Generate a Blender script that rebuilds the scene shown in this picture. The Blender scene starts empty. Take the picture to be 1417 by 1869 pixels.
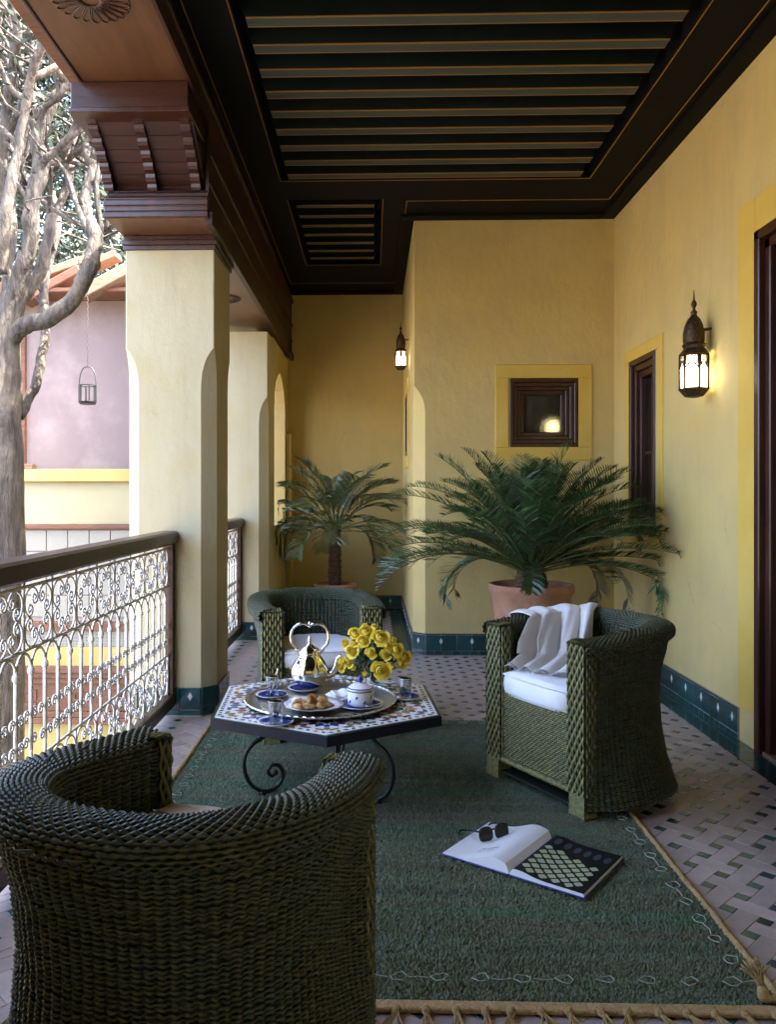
import bpy, math, random
import numpy as np
from mathutils import Vector, Matrix, Euler
R = math.radians
random.seed(7); RNG = np.random.default_rng(7)
sc = bpy.context.scene
col = sc.collection

# ------------------------------------------------------------------ camera
cam = bpy.data.cameras.new('camera'); camo = bpy.data.objects.new('camera', cam); col.objects.link(camo)
cam.sensor_fit = 'HORIZONTAL'; cam.sensor_width = 36.0
cam.lens = 36.0 * 1500 / 1417
cam.shift_x = (708.5 - 641) / 1417; cam.shift_y = -(934.5 - 900) / 1417
cam.clip_start = 0.05; cam.clip_end = 2000
camo.location = (0, 0, 1.25); camo.rotation_euler = (R(90), 0, R(1.5))
sc.camera = camo

# ------------------------------------------------------------------ sky, sun, exposure
SUN_EL, SUN_AZ = 57.0, 97.0          # azimuth measured clockwise from +Y
world = bpy.data.worlds.new('World'); sc.world = world; world.use_nodes = True
wn = world.node_tree.nodes; wl = world.node_tree.links
bg = wn['Background']; sky = wn.new('ShaderNodeTexSky'); sky.sky_type = 'NISHITA'; sky.sun_disc = False
sky.air_density = 0.65; sky.dust_density = 5.0; sky.ozone_density = 0.5; sky.sun_elevation = R(SUN_EL); sky.sun_rotation = R(SUN_AZ)
wl.new(sky.outputs[0], bg.inputs[0]); bg.inputs[1].default_value = 0.15
sl = bpy.data.lights.new('sun', 'SUN'); sl.energy = 2.0; sl.angle = R(0.5); sl.color = (1.0, 0.94, 0.84)
so = bpy.data.objects.new('sun', sl); col.objects.link(so)
sd = Vector((math.sin(R(SUN_AZ)) * math.cos(R(SUN_EL)), math.cos(R(SUN_AZ)) * math.cos(R(SUN_EL)), math.sin(R(SUN_EL))))
so.rotation_euler = sd.to_track_quat('Z', 'Y').to_euler(); so.location = (0, 0, 20)
vs = sc.view_settings; vs.view_transform = 'Standard'; vs.look = 'None'; vs.gamma = 1.0; vs.use_curve_mapping = False
vs.exposure = 4.48
cy = sc.cycles; cy.use_denoising = True; cy.max_bounces = 8; cy.diffuse_bounces = 4; cy.glossy_bounces = 4
cy.transmission_bounces = 6; cy.transparent_max_bounces = 8; cy.caustics_reflective = False; cy.caustics_refractive = False
cy.sample_clamp_indirect = 6.0

# ------------------------------------------------------------------ materials
def mat(name, color, rough=0.6, metal=0.0, col2=None, scale=6.0, stretch=(1, 1, 1), bump=0.0, bscale=40.0, bstretch=None,
        contrast=(0.35, 0.65), coat=0.0, spec=0.5, trans=0.0, coords='Object', detail=5, emit=None, estr=0.0, rough2=None, ior=1.45, bdist=0.01, random_tint=0.0, sheen=0.0, col3=None, c3scale=2.0, c3range=(0.5, 0.7), wear=0.0):
    m = bpy.data.materials.new(name); m.use_nodes = True
    nt = m.node_tree; n = nt.nodes; l = nt.links; b = n['Principled BSDF']
    b.inputs['Base Color'].default_value = (*color, 1); b.inputs['Roughness'].default_value = rough
    b.inputs['Metallic'].default_value = metal; b.inputs['Coat Weight'].default_value = coat
    b.inputs['Specular IOR Level'].default_value = spec; b.inputs['Transmission Weight'].default_value = trans
    b.inputs['IOR'].default_value = ior; b.inputs['Coat Roughness'].default_value = 0.15
    if sheen: b.inputs['Sheen Weight'].default_value = sheen
    if emit: b.inputs['Emission Color'].default_value = (*emit, 1); b.inputs['Emission Strength'].default_value = estr
    tc = n.new('ShaderNodeTexCoord')
    def noise(s, st, dt=detail):
        mp = n.new('ShaderNodeMapping'); mp.inputs['Scale'].default_value = st
        l.new(tc.outputs[coords], mp.inputs[0])
        nz = n.new('ShaderNodeTexNoise'); nz.inputs['Scale'].default_value = s; nz.inputs['Detail'].default_value = dt; nz.inputs['Roughness'].default_value = 0.6
        l.new(mp.outputs[0], nz.inputs['Vector']); return nz
    out = None
    if col2 is not None:
        nz = noise(scale, stretch)
        cr = n.new('ShaderNodeValToRGB'); cr.color_ramp.elements[0].position = contrast[0]; cr.color_ramp.elements[1].position = contrast[1]
        cr.color_ramp.elements[0].color = (*color, 1); cr.color_ramp.elements[1].color = (*col2, 1)
        l.new(nz.outputs['Fac'], cr.inputs[0]); out = cr.outputs[0]
        if rough2 is not None:
            mr = n.new('ShaderNodeMapRange'); mr.inputs[3].default_value = rough; mr.inputs[4].default_value = rough2
            l.new(nz.outputs['Fac'], mr.inputs[0]); l.new(mr.outputs[0], b.inputs['Roughness'])
    if col3 is not None:
        nz3 = noise(c3scale, (1, 1, 1), 6)
        mr3 = n.new('ShaderNodeMapRange'); mr3.inputs[1].default_value = c3range[0]; mr3.inputs[2].default_value = c3range[1]
        l.new(nz3.outputs['Fac'], mr3.inputs[0])
        mx = n.new('ShaderNodeMixRGB'); l.new(mr3.outputs[0], mx.inputs[0])
        if out: l.new(out, mx.inputs[1])
        else: mx.inputs[1].default_value = (*color, 1)
        mx.inputs[2].default_value = (*col3, 1); out = mx.outputs[0]
    if wear:      # fine wandering cracks and faint runs in old plaster
        nd = noise(2.2, (1, 1, 1), 4); ad = n.new('ShaderNodeVectorMath'); ad.operation = 'ADD'; sc_ = n.new('ShaderNodeVectorMath'); sc_.operation = 'SCALE'; sc_.inputs['Scale'].default_value = 0.55
        l.new(nd.outputs['Color'], sc_.inputs[0]); l.new(sc_.outputs[0], ad.inputs[0]); l.new(tc.outputs[coords], ad.inputs[1])
        vo = n.new('ShaderNodeTexVoronoi'); vo.feature = 'DISTANCE_TO_EDGE'; vo.inputs['Scale'].default_value = 0.9; l.new(ad.outputs[0], vo.inputs['Vector'])
        m1 = n.new('ShaderNodeMapRange'); m1.inputs[1].default_value = 0.0; m1.inputs[2].default_value = 0.0035; m1.inputs[3].default_value = 1; m1.inputs[4].default_value = 0; l.new(vo.outputs['Distance'], m1.inputs[0])
        nk_ = noise(1.3, (1, 1, 1), 3); m2 = n.new('ShaderNodeMapRange'); m2.inputs[1].default_value = 0.54; m2.inputs[2].default_value = 0.62; l.new(nk_.outputs['Fac'], m2.inputs[0])
        st_ = noise(5.0, (1, 1, 0.12), 5); m3 = n.new('ShaderNodeMapRange'); m3.inputs[1].default_value = 0.52; m3.inputs[2].default_value = 0.75; m3.inputs[3].default_value = 0; m3.inputs[4].default_value = 0.5; l.new(st_.outputs['Fac'], m3.inputs[0])
        mu = n.new('ShaderNodeMath'); mu.operation = 'MULTIPLY'; l.new(m1.outputs[0], mu.inputs[0]); l.new(m2.outputs[0], mu.inputs[1])
        mxm = n.new('ShaderNodeMath'); mxm.operation = 'MAXIMUM'; l.new(mu.outputs[0], mxm.inputs[0]); l.new(m3.outputs[0], mxm.inputs[1])
        ms = n.new('ShaderNodeMath'); ms.operation = 'MULTIPLY'; ms.inputs[1].default_value = wear; l.new(mxm.outputs[0], ms.inputs[0])
        mw = n.new('ShaderNodeMixRGB'); l.new(ms.outputs[0], mw.inputs[0]); l.new(out, mw.inputs[1]); mw.inputs[2].default_value = (color[0] * .55, color[1] * .50, color[2] * .5, 1); out = mw.outputs[0]
    if random_tint:
        oi = n.new('ShaderNodeObjectInfo'); mr = n.new('ShaderNodeMapRange'); mr.inputs[3].default_value = 1 - random_tint; mr.inputs[4].default_value = 1 + random_tint
        l.new(oi.outputs['Random'], mr.inputs[0])
        hs = n.new('ShaderNodeHueSaturation'); l.new(mr.outputs[0], hs.inputs['Value'])
        if out: l.new(out, hs.inputs['Color'])
        else: hs.inputs['Color'].default_value = (*color, 1)
        out = hs.outputs[0]
    if out: l.new(out, b.inputs['Base Color'])
    if bump:
        nb = noise(bscale, bstretch or stretch, 6)
        bp = n.new('ShaderNodeBump'); bp.inputs['Strength'].default_value = bump; bp.inputs['Distance'].default_value = bdist
        l.new(nb.outputs['Fac'], bp.inputs['Height']); l.new(bp.outputs[0], b.inputs['Normal'])
    return m

M = {}
M['plaster'] = mat('plaster', (0.60, 0.455, 0.165), 0.75, col2=(0.68, 0.53, 0.215), scale=1.6, contrast=(0.3, 0.7), bump=0.5, bscale=15, bstretch=(1, 1, 0.6), col3=(0.52, 0.40, 0.175), c3scale=3.2, c3range=(0.42, 0.80), wear=0.45)
M['plaster_skylit'] = mat('plaster_skylit', (0.455, 0.395, 0.235), 0.75, col2=(0.505, 0.45, 0.29), scale=1.6, contrast=(0.3, 0.7), bump=0.45, bscale=15, bstretch=(1, 1, 0.6), col3=(0.48, 0.39, 0.20), c3scale=3.5, c3range=(0.5, 0.8), wear=0.4)  # columns only: bleaching by skylight put into the plaster colour
M['trim_yellow'] = mat('trim_yellow', (0.64, 0.43, 0.075), 0.7, col2=(0.70, 0.50, 0.12), scale=3, bump=0.2, bscale=30)
M['wood_red'] = mat('wood_red', (0.028, 0.008, 0.005), 0.34, col2=(0.060, 0.018, 0.009), scale=5, stretch=(6, 6, 0.6), bump=0.12, bscale=30, coat=0.2)
M['wood_beam'] = mat('wood_beam', (0.028, 0.009, 0.005), 0.42, col2=(0.05, 0.017, 0.008), scale=4, stretch=(9, 0.7, 9), bump=0.12, bscale=18)
M['wood_soffit'] = mat('wood_soffit', (0.090, 0.036, 0.015), 0.38, col2=(0.135, 0.057, 0.024), scale=2.5, stretch=(7, 0.8, 7), bump=0.08, bscale=14)
M['wood_mid'] = mat('wood_mid', (0.032, 0.010, 0.006), 0.38, col2=(0.055, 0.018, 0.010), scale=4, stretch=(1, 7, 7), bump=0.1, bscale=16)
M['wood_rail'] = mat('wood_rail', (0.035, 0.016, 0.010), 0.33, col2=(0.07, 0.032, 0.018), scale=5, stretch=(8, 0.8, 8), bump=0.12, bscale=20)
M['ceiling_black'] = mat('ceiling_black', (0.004, 0.0042, 0.004), 0.65, col2=(0.006, 0.006, 0.0055), scale=4, stretch=(1, 6, 1), bump=0.08, spec=0.12)
M['joist_top'] = mat('joist_paint', (0.006, 0.010, 0.009), 0.6, col2=(0.010, 0.016, 0.014), scale=6, spec=0.2)
M['joist_grey'] = mat('joist_grey', (0.034, 0.048, 0.044), 0.6, col2=(0.048, 0.064, 0.056), scale=5, stretch=(0.5, 4, 4))
M['gold_line'] = mat('gold_line', (0.30, 0.155, 0.03), 0.45)
M['tile_green'] = mat('tile_green', (0.008, 0.042, 0.045), 0.14, col2=(0.012, 0.07, 0.07), scale=9, random_tint=0.35, coat=0.3)
M['tile_pale'] = mat('tile_pale', (0.345, 0.275, 0.245), 0.45, col2=(0.43, 0.345, 0.31), scale=14, random_tint=0.16, bump=0.15, bscale=50, col3=(0.40, 0.27, 0.20), c3scale=5, c3range=(0.5, 0.85))
M['tile_floor_green'] = mat('tile_floor_green', (0.02, 0.06, 0.055), 0.18, col2=(0.045, 0.085, 0.07), scale=20, random_tint=0.5)
M['grout'] = mat('grout', (0.28, 0.22, 0.19), 0.85, col2=(0.37, 0.295, 0.26), scale=40)
M['tile_white'] = mat('tile_white', (0.68, 0.66, 0.58), 0.25)
M['wicker'] = mat('wicker', (0.024, 0.034, 0.017), 0.42, col2=(0.105, 0.108, 0.052), scale=70, contrast=(0.34, 0.66), coat=0.08, col3=(0.060, 0.090, 0.058), c3scale=7, c3range=(0.45, 0.7))
M['wicker_lit'] = mat('wicker_lit', (0.085, 0.088, 0.030), 0.40, col2=(0.25, 0.235, 0.09), scale=60, contrast=(0.33, 0.66), coat=0.1)  # chair fronts: wicker with the light falling on them put into the colour
M['wicker_dark'] = mat('wicker_dark', (0.008, 0.010, 0.007), 0.7)
M['cloth_white'] = mat('cloth_white', (0.84, 0.83, 0.82), 0.85, col2=(0.87, 0.86, 0.85), scale=20, bump=0.2, bscale=320, sheen=0.2)
M['cloth_throw'] = mat('cloth_throw', (0.70, 0.66, 0.62), 0.9, col2=(0.76, 0.73, 0.69), scale=12, bump=0.4, bscale=420, sheen=0.3)
M['cloth_tan'] = mat('cloth_tan', (0.58, 0.46, 0.36), 0.85, bump=0.2, bscale=300)
M['iron_paint'] = mat('iron_paint', (0.70, 0.66, 0.60), 0.42, metal=0.0, col2=(0.82, 0.79, 0.74), scale=30, bump=0.2, bscale=120)
M['iron_black'] = mat('iron_black', (0.012, 0.011, 0.011), 0.42, metal=0.3, bump=0.3, bscale=90)
M['rim_blue'] = mat('rim_blue', (0.004, 0.006, 0.016), 0.4, spec=0.3, bump=0.15, bscale=60)
M['terracotta'] = mat('terracotta', (0.42, 0.19, 0.10), 0.75, col2=(0.52, 0.27, 0.16), scale=7, bump=0.15, bscale=40, col3=(0.55, 0.36, 0.26), c3scale=4, c3range=(0.55, 0.75))
M['soil'] = mat('soil', (0.03, 0.02, 0.012), 0.95, bump=1.0, bscale=90)
M['frond'] = mat('frond', (0.013, 0.036, 0.010), 0.34, col2=(0.050, 0.105, 0.030), scale=40, contrast=(0.3, 0.7), random_tint=0.35, spec=0.5)
M['frond_blue'] = mat('frond_blue', (0.035, 0.080, 0.035), 0.34, col2=(0.085, 0.16, 0.06), scale=40, contrast=(0.3, 0.7), random_tint=0.3)
M['frond_palm'] = mat('frond_palm', (0.065, 0.095, 0.032), 0.42, col2=(0.14, 0.17, 0.085), scale=9, random_tint=0.3)
M['frond_dry'] = mat('frond_dry', (0.09, 0.075, 0.025), 0.6, col2=(0.16, 0.12, 0.045), scale=30)
M['rachis'] = mat('rachis', (0.10, 0.12, 0.035), 0.5)
M['bark_palm'] = mat('bark_palm', (0.05, 0.025, 0.012), 0.9, col2=(0.16, 0.09, 0.05), scale=40, bump=0.8, bscale=50)
M['bark'] = mat('bark', (0.036, 0.031, 0.027), 0.9, col2=(0.125, 0.107, 0.087), scale=5, stretch=(5, 5, 0.8), bump=1.0, bscale=7, bstretch=(4, 4, 0.9), bdist=0.06, col3=(0.22, 0.185, 0.145), c3scale=3)
M['leaf_dark'] = mat('leaf_dark', (0.012, 0.026, 0.016), 0.6, col2=(0.04, 0.06, 0.03), scale=3)
M['pink_wall'] = mat('pink_wall', (0.20, 0.150, 0.142), 0.85, col2=(0.22, 0.170, 0.164), scale=1.1, contrast=(0.35, 0.62), bump=0.2, col3=(0.29, 0.235, 0.215), c3scale=1.4, c3range=(0.48, 0.68))
M['court_yellow'] = mat('court_yellow', (0.38, 0.29, 0.09), 0.8, col2=(0.42, 0.33, 0.12), scale=2)
M['court_cream'] = mat('court_cream', (0.34, 0.30, 0.175), 0.8, col2=(0.365, 0.325, 0.20), scale=2)
M['wood_brown'] = mat('wood_brown', (0.10, 0.042, 0.022), 0.6, col2=(0.16, 0.07, 0.036), scale=5, stretch=(0.8, 6, 6), bump=0.2)
M['timber_raw'] = mat('timber_raw', (0.15, 0.085, 0.05), 0.8, col2=(0.25, 0.16, 0.10), scale=4, stretch=(0.8, 6, 6), bump=0.3)
M['paving'] = mat('paving', (0.11, 0.095, 0.075), 0.8, col2=(0.16, 0.14, 0.11), scale=3, bump=0.2)
M['silver'] = mat('silver', (0.80, 0.77, 0.72), 0.10, metal=1.0, bump=0.03, bscale=30)
M['silver_satin'] = mat('silver_satin', (0.74, 0.72, 0.68), 0.36, metal=1.0, bump=0.05, bscale=60)
M['brass'] = mat('brass', (0.70, 0.52, 0.27), 0.34, metal=1.0, bump=0.2, bscale=120)
M['gilt'] = mat('gilt', (0.78, 0.70, 0.48), 0.4)
M['china'] = mat('china', (0.78, 0.78, 0.78), 0.12, coat=0.4)
M['cobalt'] = mat('cobalt', (0.022, 0.045, 0.24), 0.15, coat=0.3)
M['pastry'] = mat('pastry', (0.40, 0.19, 0.05), 0.7, col2=(0.68, 0.44, 0.20), scale=45, contrast=(.4, .6), bump=1.0, bscale=60)
M['mint'] = mat('mint', (0.03, 0.09, 0.02), 0.5)
M['rose'] = mat('rose', (0.90, 0.64, 0.02), 0.5, col2=(0.95, 0.82, 0.16), scale=2.5, random_tint=0.1)
M['rose_leaf'] = mat('rose_leaf', (0.02, 0.05, 0.015), 0.45, col2=(0.05, 0.09, 0.03), scale=20)
M['paper'] = mat('paper', (0.78, 0.77, 0.76), 0.45)
M['ink'] = mat('ink', (0.10, 0.10, 0.11), 0.6)
M['book_black'] = mat('book_black', (0.010, 0.010, 0.010), 0.45, spec=0.25)
M['print_lime'] = mat('print_lime', (0.42, 0.46, 0.20), 0.4, col2=(0.40, 0.44, 0.30), scale=16)
M['print_slate'] = mat('print_slate', (0.05, 0.06, 0.07), 0.4)
M['plastic_black'] = mat('plastic_black', (0.008, 0.008, 0.009), 0.15)
M['lens_dark'] = mat('lens_dark', (0.006, 0.010, 0.013), 0.05)
M['cord_tan'] = mat('cord_tan', (0.36, 0.22, 0.08), 0.9, col2=(0.46, 0.31, 0.14), scale=40, bump=0.8, bscale=160)
M['yarn_white'] = mat('yarn_white', (0.34, 0.38, 0.31), 0.9)
M['lantern_metal'] = mat('lantern_metal', (0.035, 0.022, 0.012), 0.45, metal=0.7, col2=(0.10, 0.06, 0.03), scale=60, bump=0.5, bscale=90)
M['lamp_glass'] = mat('lamp_glass', (0.8, 0.75, 0.6), 0.4, emit=(1.0, 0.86, 0.55), estr=0.42)
M['lamp_glow'] = mat('lamp_glow', (0.8, 0.7, 0.4), 0.5, emit=(1.0, 0.85, 0.42), estr=0.16)
M['plastic_white'] = mat('plastic_white', (0.7, 0.7, 0.68), 0.4)
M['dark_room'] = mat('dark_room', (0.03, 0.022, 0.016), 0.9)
def glass(name, colr=(1, 1, 1), rough=0.0, bump=0.0, bs=60):
    m = mat(name, colr, rough, trans=1.0, ior=1.45, bump=bump, bscale=bs); return m
def clear_glass(name):
    m = bpy.data.materials.new(name); m.use_nodes = True; n = m.node_tree.nodes; l = m.node_tree.links; n.remove(n['Principled BSDF'])
    tr_ = n.new('ShaderNodeBsdfTransparent'); tr_.inputs[0].default_value = (0.93, 0.95, 0.95, 1); gl = n.new('ShaderNodeBsdfGlossy'); gl.inputs['Roughness'].default_value = 0.05
    lw_ = n.new('ShaderNodeLayerWeight'); lw_.inputs[0].default_value = 0.35; mr = n.new('ShaderNodeMapRange'); mr.inputs[3].default_value = 0.04; mr.inputs[4].default_value = 0.5; l.new(lw_.outputs['Fresnel'], mr.inputs[0])
    mx = n.new('ShaderNodeMixShader'); l.new(mr.outputs[0], mx.inputs[0]); l.new(tr_.outputs[0], mx.inputs[1]); l.new(gl.outputs[0], mx.inputs[2]); l.new(mx.outputs[0], n['Material Output'].inputs[0]); return m
M['glass'] = clear_glass('glass')
M['pane_glass'] = glass('pane_glass', (0.85, 0.87, 0.86), 0.02)
M['pebble_glass'] = glass('pebble_glass', (0.8, 0.8, 0.74), 0.03, 0.5, 70)
# mosaic colours
for k, c in dict(mos_blue=(0.03, 0.045, 0.17), mos_ochre=(0.34, 0.18, 0.05), mos_olive=(0.17, 0.16, 0.05), mos_green=(0.012, 0.05, 0.035), mos_brown=(0.13, 0.05, 0.03), mos_black=(0.012, 0.014, 0.018)).items():
    M[k] = mat(k, c, 0.16, random_tint=0.3)
M['mos_white'] = mat('mos_white', (0.76, 0.75, 0.72), 0.25, col2=(0.81, 0.80, 0.78), scale=30)

# rug pile: bands of green woven across the width
def rug_material():
    m = bpy.data.materials.new('rug_pile'); m.use_nodes = True
    nt = m.node_tree; n = nt.nodes; l = nt.links; b = n['Principled BSDF']; b.inputs['Roughness'].default_value = 0.95
    b.inputs['Specular IOR Level'].default_value = 0.1; b.inputs['Sheen Weight'].default_value = 0.25
    tc = n.new('ShaderNodeTexCoord'); mp = n.new('ShaderNodeMapping'); mp.inputs['Scale'].default_value = (0.10, 1.6, 0)
    l.new(tc.outputs['Object'], mp.inputs[0])
    nz = n.new('ShaderNodeTexNoise'); nz.inputs['Scale'].default_value = 3.0; nz.inputs['Detail'].default_value = 6; l.new(mp.outputs[0], nz.inputs['Vector'])
    cr = n.new('ShaderNodeValToRGB'); e = cr.color_ramp.elements
    e[0].position = 0.30; e[0].color = (0.061, 0.158, 0.076, 1); e[1].position = 0.72; e[1].color = (0.135, 0.131, 0.062, 1)
    for p_, c_ in ((0.40, (0.108, 0.183, 0.091)), (0.47, (0.135, 0.136, 0.070)), (0.53, (0.142, 0.188, 0.096)), (0.60, (0.108, 0.122, 0.065)), (0.66, (0.090, 0.171, 0.095))):
        x = e.new(p_); x.color = (*c_, 1)
    l.new(nz.outputs['Fac'], cr.inputs[0])
    n2 = n.new('ShaderNodeTexNoise'); n2.inputs['Scale'].default_value = 90; n2.inputs['Detail'].default_value = 3; l.new(tc.outputs['Object'], n2.inputs['Vector'])
    mr = n.new('ShaderNodeMapRange'); mr.inputs[1].default_value = 0.3; mr.inputs[2].default_value = 0.7; mr.inputs[3].default_value = 0.62; mr.inputs[4].default_value = 1.0
    l.new(n2.outputs['Fac'], mr.inputs[0])
    hs = n.new('ShaderNodeHueSaturation'); l.new(mr.outputs[0], hs.inputs['Value']); l.new(cr.outputs[0], hs.inputs['Color'])
    l.new(hs.outputs[0], b.inputs['Base Color']); return m
M['rug'] = rug_material()

# ------------------------------------------------------------------ helpers
class MB:
    def __init__(s): s.V = []; s.F = []; s.n = 0
    def add(s, v, f):
        v = np.asarray(v, float).reshape(-1, 3); s.V.append(v)
        if isinstance(f, np.ndarray): s.F += (f + s.n).tolist()
        else:
            k = s.n; s.F += [tuple(i + k for i in q) for q in f]
        s.n += len(v); return s
    def box(s, x0, x1, y0, y1, z0, z1, mtx=None):
        v = np.array([(x, y, z) for z in (z0, z1) for y in (y0, y1) for x in (x0, x1)], float)
        if mtx is not None: v = v @ np.array(mtx.to_3x3()).T + np.array(mtx.translation)
        return s.add(v, [(0, 2, 3, 1), (4, 5, 7, 6), (0, 1, 5, 4), (2, 6, 7, 3), (0, 4, 6, 2), (1, 3, 7, 5)])
    def bbox(s, x0, x1, y0, y1, z0, z1, b=0.004, mtx=None):
        """box with chamfered edges on all sides"""
        xs = (x0, x0 + b, x1 - b, x1); ys = (y0, y0 + b, y1 - b, y1); zs = (z0, z0 + b, z1 - b, z1)
        bm_v = []; idx = {}
        for i in range(4):
            for j in range(4):
                for k in range(4):
                    if sum(q in (0, 3) for q in (i, j, k)) == 1:
                        idx[i, j, k] = len(bm_v); bm_v.append((xs[i], ys[j], zs[k]))
        f = []
        for a in (0, 3):
            f.append([idx[a, 1, 1], idx[a, 2, 1], idx[a, 2, 2], idx[a, 1, 2]]); f.append([idx[1, a, 1], idx[2, a, 1], idx[2, a, 2], idx[1, a, 2]]); f.append([idx[1, 1, a], idx[2, 1, a], idx[2, 2, a], idx[1, 2, a]])
        q = lambda a: 1 if a == 0 else 2
        for a in (0, 3):
            for c in (0, 3):
                f.append([idx[a, q(c), 1], idx[a, q(c), 2], idx[q(a), c, 2], idx[q(a), c, 1]])
                f.append([idx[a, 1, q(c)], idx[a, 2, q(c)], idx[q(a), 2, c], idx[q(a), 1, c]])
                f.append([idx[1, a, q(c)], idx[2, a, q(c)], idx[2, q(a), c], idx[1, q(a), c]])
                for d in (0, 3): f.append([idx[a, q(c), q(d)], idx[q(a), c, q(d)], idx[q(a), q(c), d]])
        v = np.array(bm_v, float); ctr = np.array([(x0 + x1) / 2, (y0 + y1) / 2, (z0 + z1) / 2])
        ff = []
        for q_ in f:
            p = v[q_]; nn = np.cross(p[1] - p[0], p[2] - p[0])
            ff.append(tuple(q_) if np.dot(nn, p.mean(0) - ctr) > 0 else tuple(reversed(q_)))
        if mtx is not None: v = v @ np.array(mtx.to_3x3()).T + np.array(mtx.translation)
        return s.add(v, ff)
    def prism(s, poly, a0, a1, axis='z'):
        """extrude a 2D polygon along an axis"""
        n = len(poly); v = []
        for a in (a0, a1):
            for (p, q) in poly:
                v.append((p, q, a) if axis == 'z' else (p, a, q) if axis == 'y' else (a, p, q))
        f = [tuple(range(n)), tuple(range(2 * n - 1, n - 1, -1))]
        for i in range(n): j = (i + 1) % n; f.append((i, i + n, j + n, j))
        return s.add(v, f)
    def tube(s, pts, r, k=6, closed=False, caps=True, flat=1.0, up=None):
        P = np.asarray(pts, float); n = len(P)
        rr = np.full(n, r) if np.isscalar(r) else np.asarray(r, float)
        T = np.roll(P, -1, 0) - np.roll(P, 1, 0)
        if not closed: T[0] = P[1] - P[0]; T[-1] = P[-1] - P[-2]
        T /= np.linalg.norm(T, axis=1)[:, None] + 1e-12
        a = np.array([0, 0, 1.0]) if up is None else np.array(up, float)
        if abs(T[0] @ a) > 0.9: a = np.array([1.0, 0, 0])
        Nn = np.zeros_like(P); c = a - T[0] * (T[0] @ a); Nn[0] = c / np.linalg.norm(c)
        for i in range(1, n):
            c = Nn[i - 1] - T[i] * (T[i] @ Nn[i - 1]); Nn[i] = c / (np.linalg.norm(c) + 1e-12)
        B = np.cross(T, Nn); ang = np.linspace(0, 2 * math.pi, k, endpoint=False)
        v = P[:, None] + rr[:, None, None] * (np.cos(ang)[None, :, None] * Nn[:, None] + flat * np.sin(ang)[None, :, None] * B[:, None])
        f = []
        for i in range(n if closed else n - 1):
            j = (i + 1) % n
            for q in range(k): w = (q + 1) % k; f.append((i * k + q, i * k + w, j * k + w, j * k + q))
        if caps and not closed: f.append(tuple(range(k - 1, -1, -1))); f.append(tuple((n - 1) * k + q for q in range(k)))
        return s.add(v.reshape(-1, 3), f)
    def lathe(s, prof, k=24, c=(0, 0, 0), flute=None, phase=0.0, sx=1, sy=1):
        n = len(prof); v = []
        for i, (r, z) in enumerate(prof):
            for q in range(k):
                a = 2 * math.pi * q / k + phase; rr = r * (flute(a, i) if flute else 1)
                v.append((c[0] + rr * math.cos(a) * sx, c[1] + rr * math.sin(a) * sy, c[2] + z))
        f = [(i * k + q, i * k + (q + 1) % k, (i + 1) * k + (q + 1) % k, (i + 1) * k + q) for i in range(n - 1) for q in range(k)]
        if prof[0][0] > 1e-6: f.append(tuple(range(k - 1, -1, -1)))
        if prof[-1][0] > 1e-6: f.append(tuple((n - 1) * k + q for q in range(k)))
        return s.add(v, f)
    def grid(s, P):
        P = np.asarray(P, float); a, b = P.shape[:2]
        i = np.arange(a * b).reshape(a, b)
        f = np.stack([i[:-1, :-1], i[:-1, 1:], i[1:, 1:], i[1:, :-1]], -1).reshape(-1, 4)
        return s.add(P.reshape(-1, 3), f)
    def sphere(s, c, r, a=8, b=6, sc_=(1, 1, 1)):
        pr = [(max(1e-4, r * math.sin(math.pi * i / b)), -r * math.cos(math.pi * i / b)) for i in range(b + 1)]
        k = s.n; s.lathe(pr, a); s.V[-1] = s.V[-1] * np.array(sc_) + np.array(c); return s
    def xform(s, mtx):
        A = np.array(mtx.to_3x3()); t = np.array(mtx.translation)
        s.V = [v @ A.T + t for v in s.V]; return s
    def mesh(s, name, smooth=False, mats=None):
        me = bpy.data.meshes.new(name); V = np.concatenate(s.V) if s.V else np.zeros((0, 3))
        me.from_pydata(V.tolist(), [], s.F)
        if smooth: me.polygons.foreach_set('use_smooth', np.ones(len(me.polygons), bool))
        me.update(); return me
    def build(s, name, m, parent=None, smooth=False, loc=None, rz=0.0, angle=None):
        return obj(name, s.mesh(name, smooth or angle is not None), m, parent, loc, rz, angle)

def setmat(me, m):
    me.materials.clear(); me.materials.append(M[m] if isinstance(m, str) else m)
def obj(name, me, m=None, parent=None, loc=None, rz=0.0, angle=None):
    if m is not None: setmat(me, m)
    if angle is not None: me.set_sharp_from_angle(angle=R(angle))
    o = bpy.data.objects.new(name, me); col.objects.link(o)
    if loc is not None: o.location = loc
    o.rotation_euler.z = rz
    if parent is not None: o.parent = parent
    return o
def tag(o, label=None, cat=None, group=None, kind=None):
    if label: o['label'] = label
    if cat: o['category'] = cat
    if group: o['group'] = group
    if kind: o['kind'] = kind
    return o
def thing(name, label, cat, loc=(0, 0, 0), rz=0.0, group=None):
    o = bpy.data.objects.new(name, None); col.objects.link(o); o.location = loc; o.rotation_euler.z = rz
    o.empty_display_size = 0.05
    return tag(o, label, cat, group)
def copy_tree(o, parent=None):
    c = o.copy(); col.objects.link(c)
    if parent is not None: c.parent = parent
    for ch in list(o.children): copy_tree(ch, c)
    return c
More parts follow.
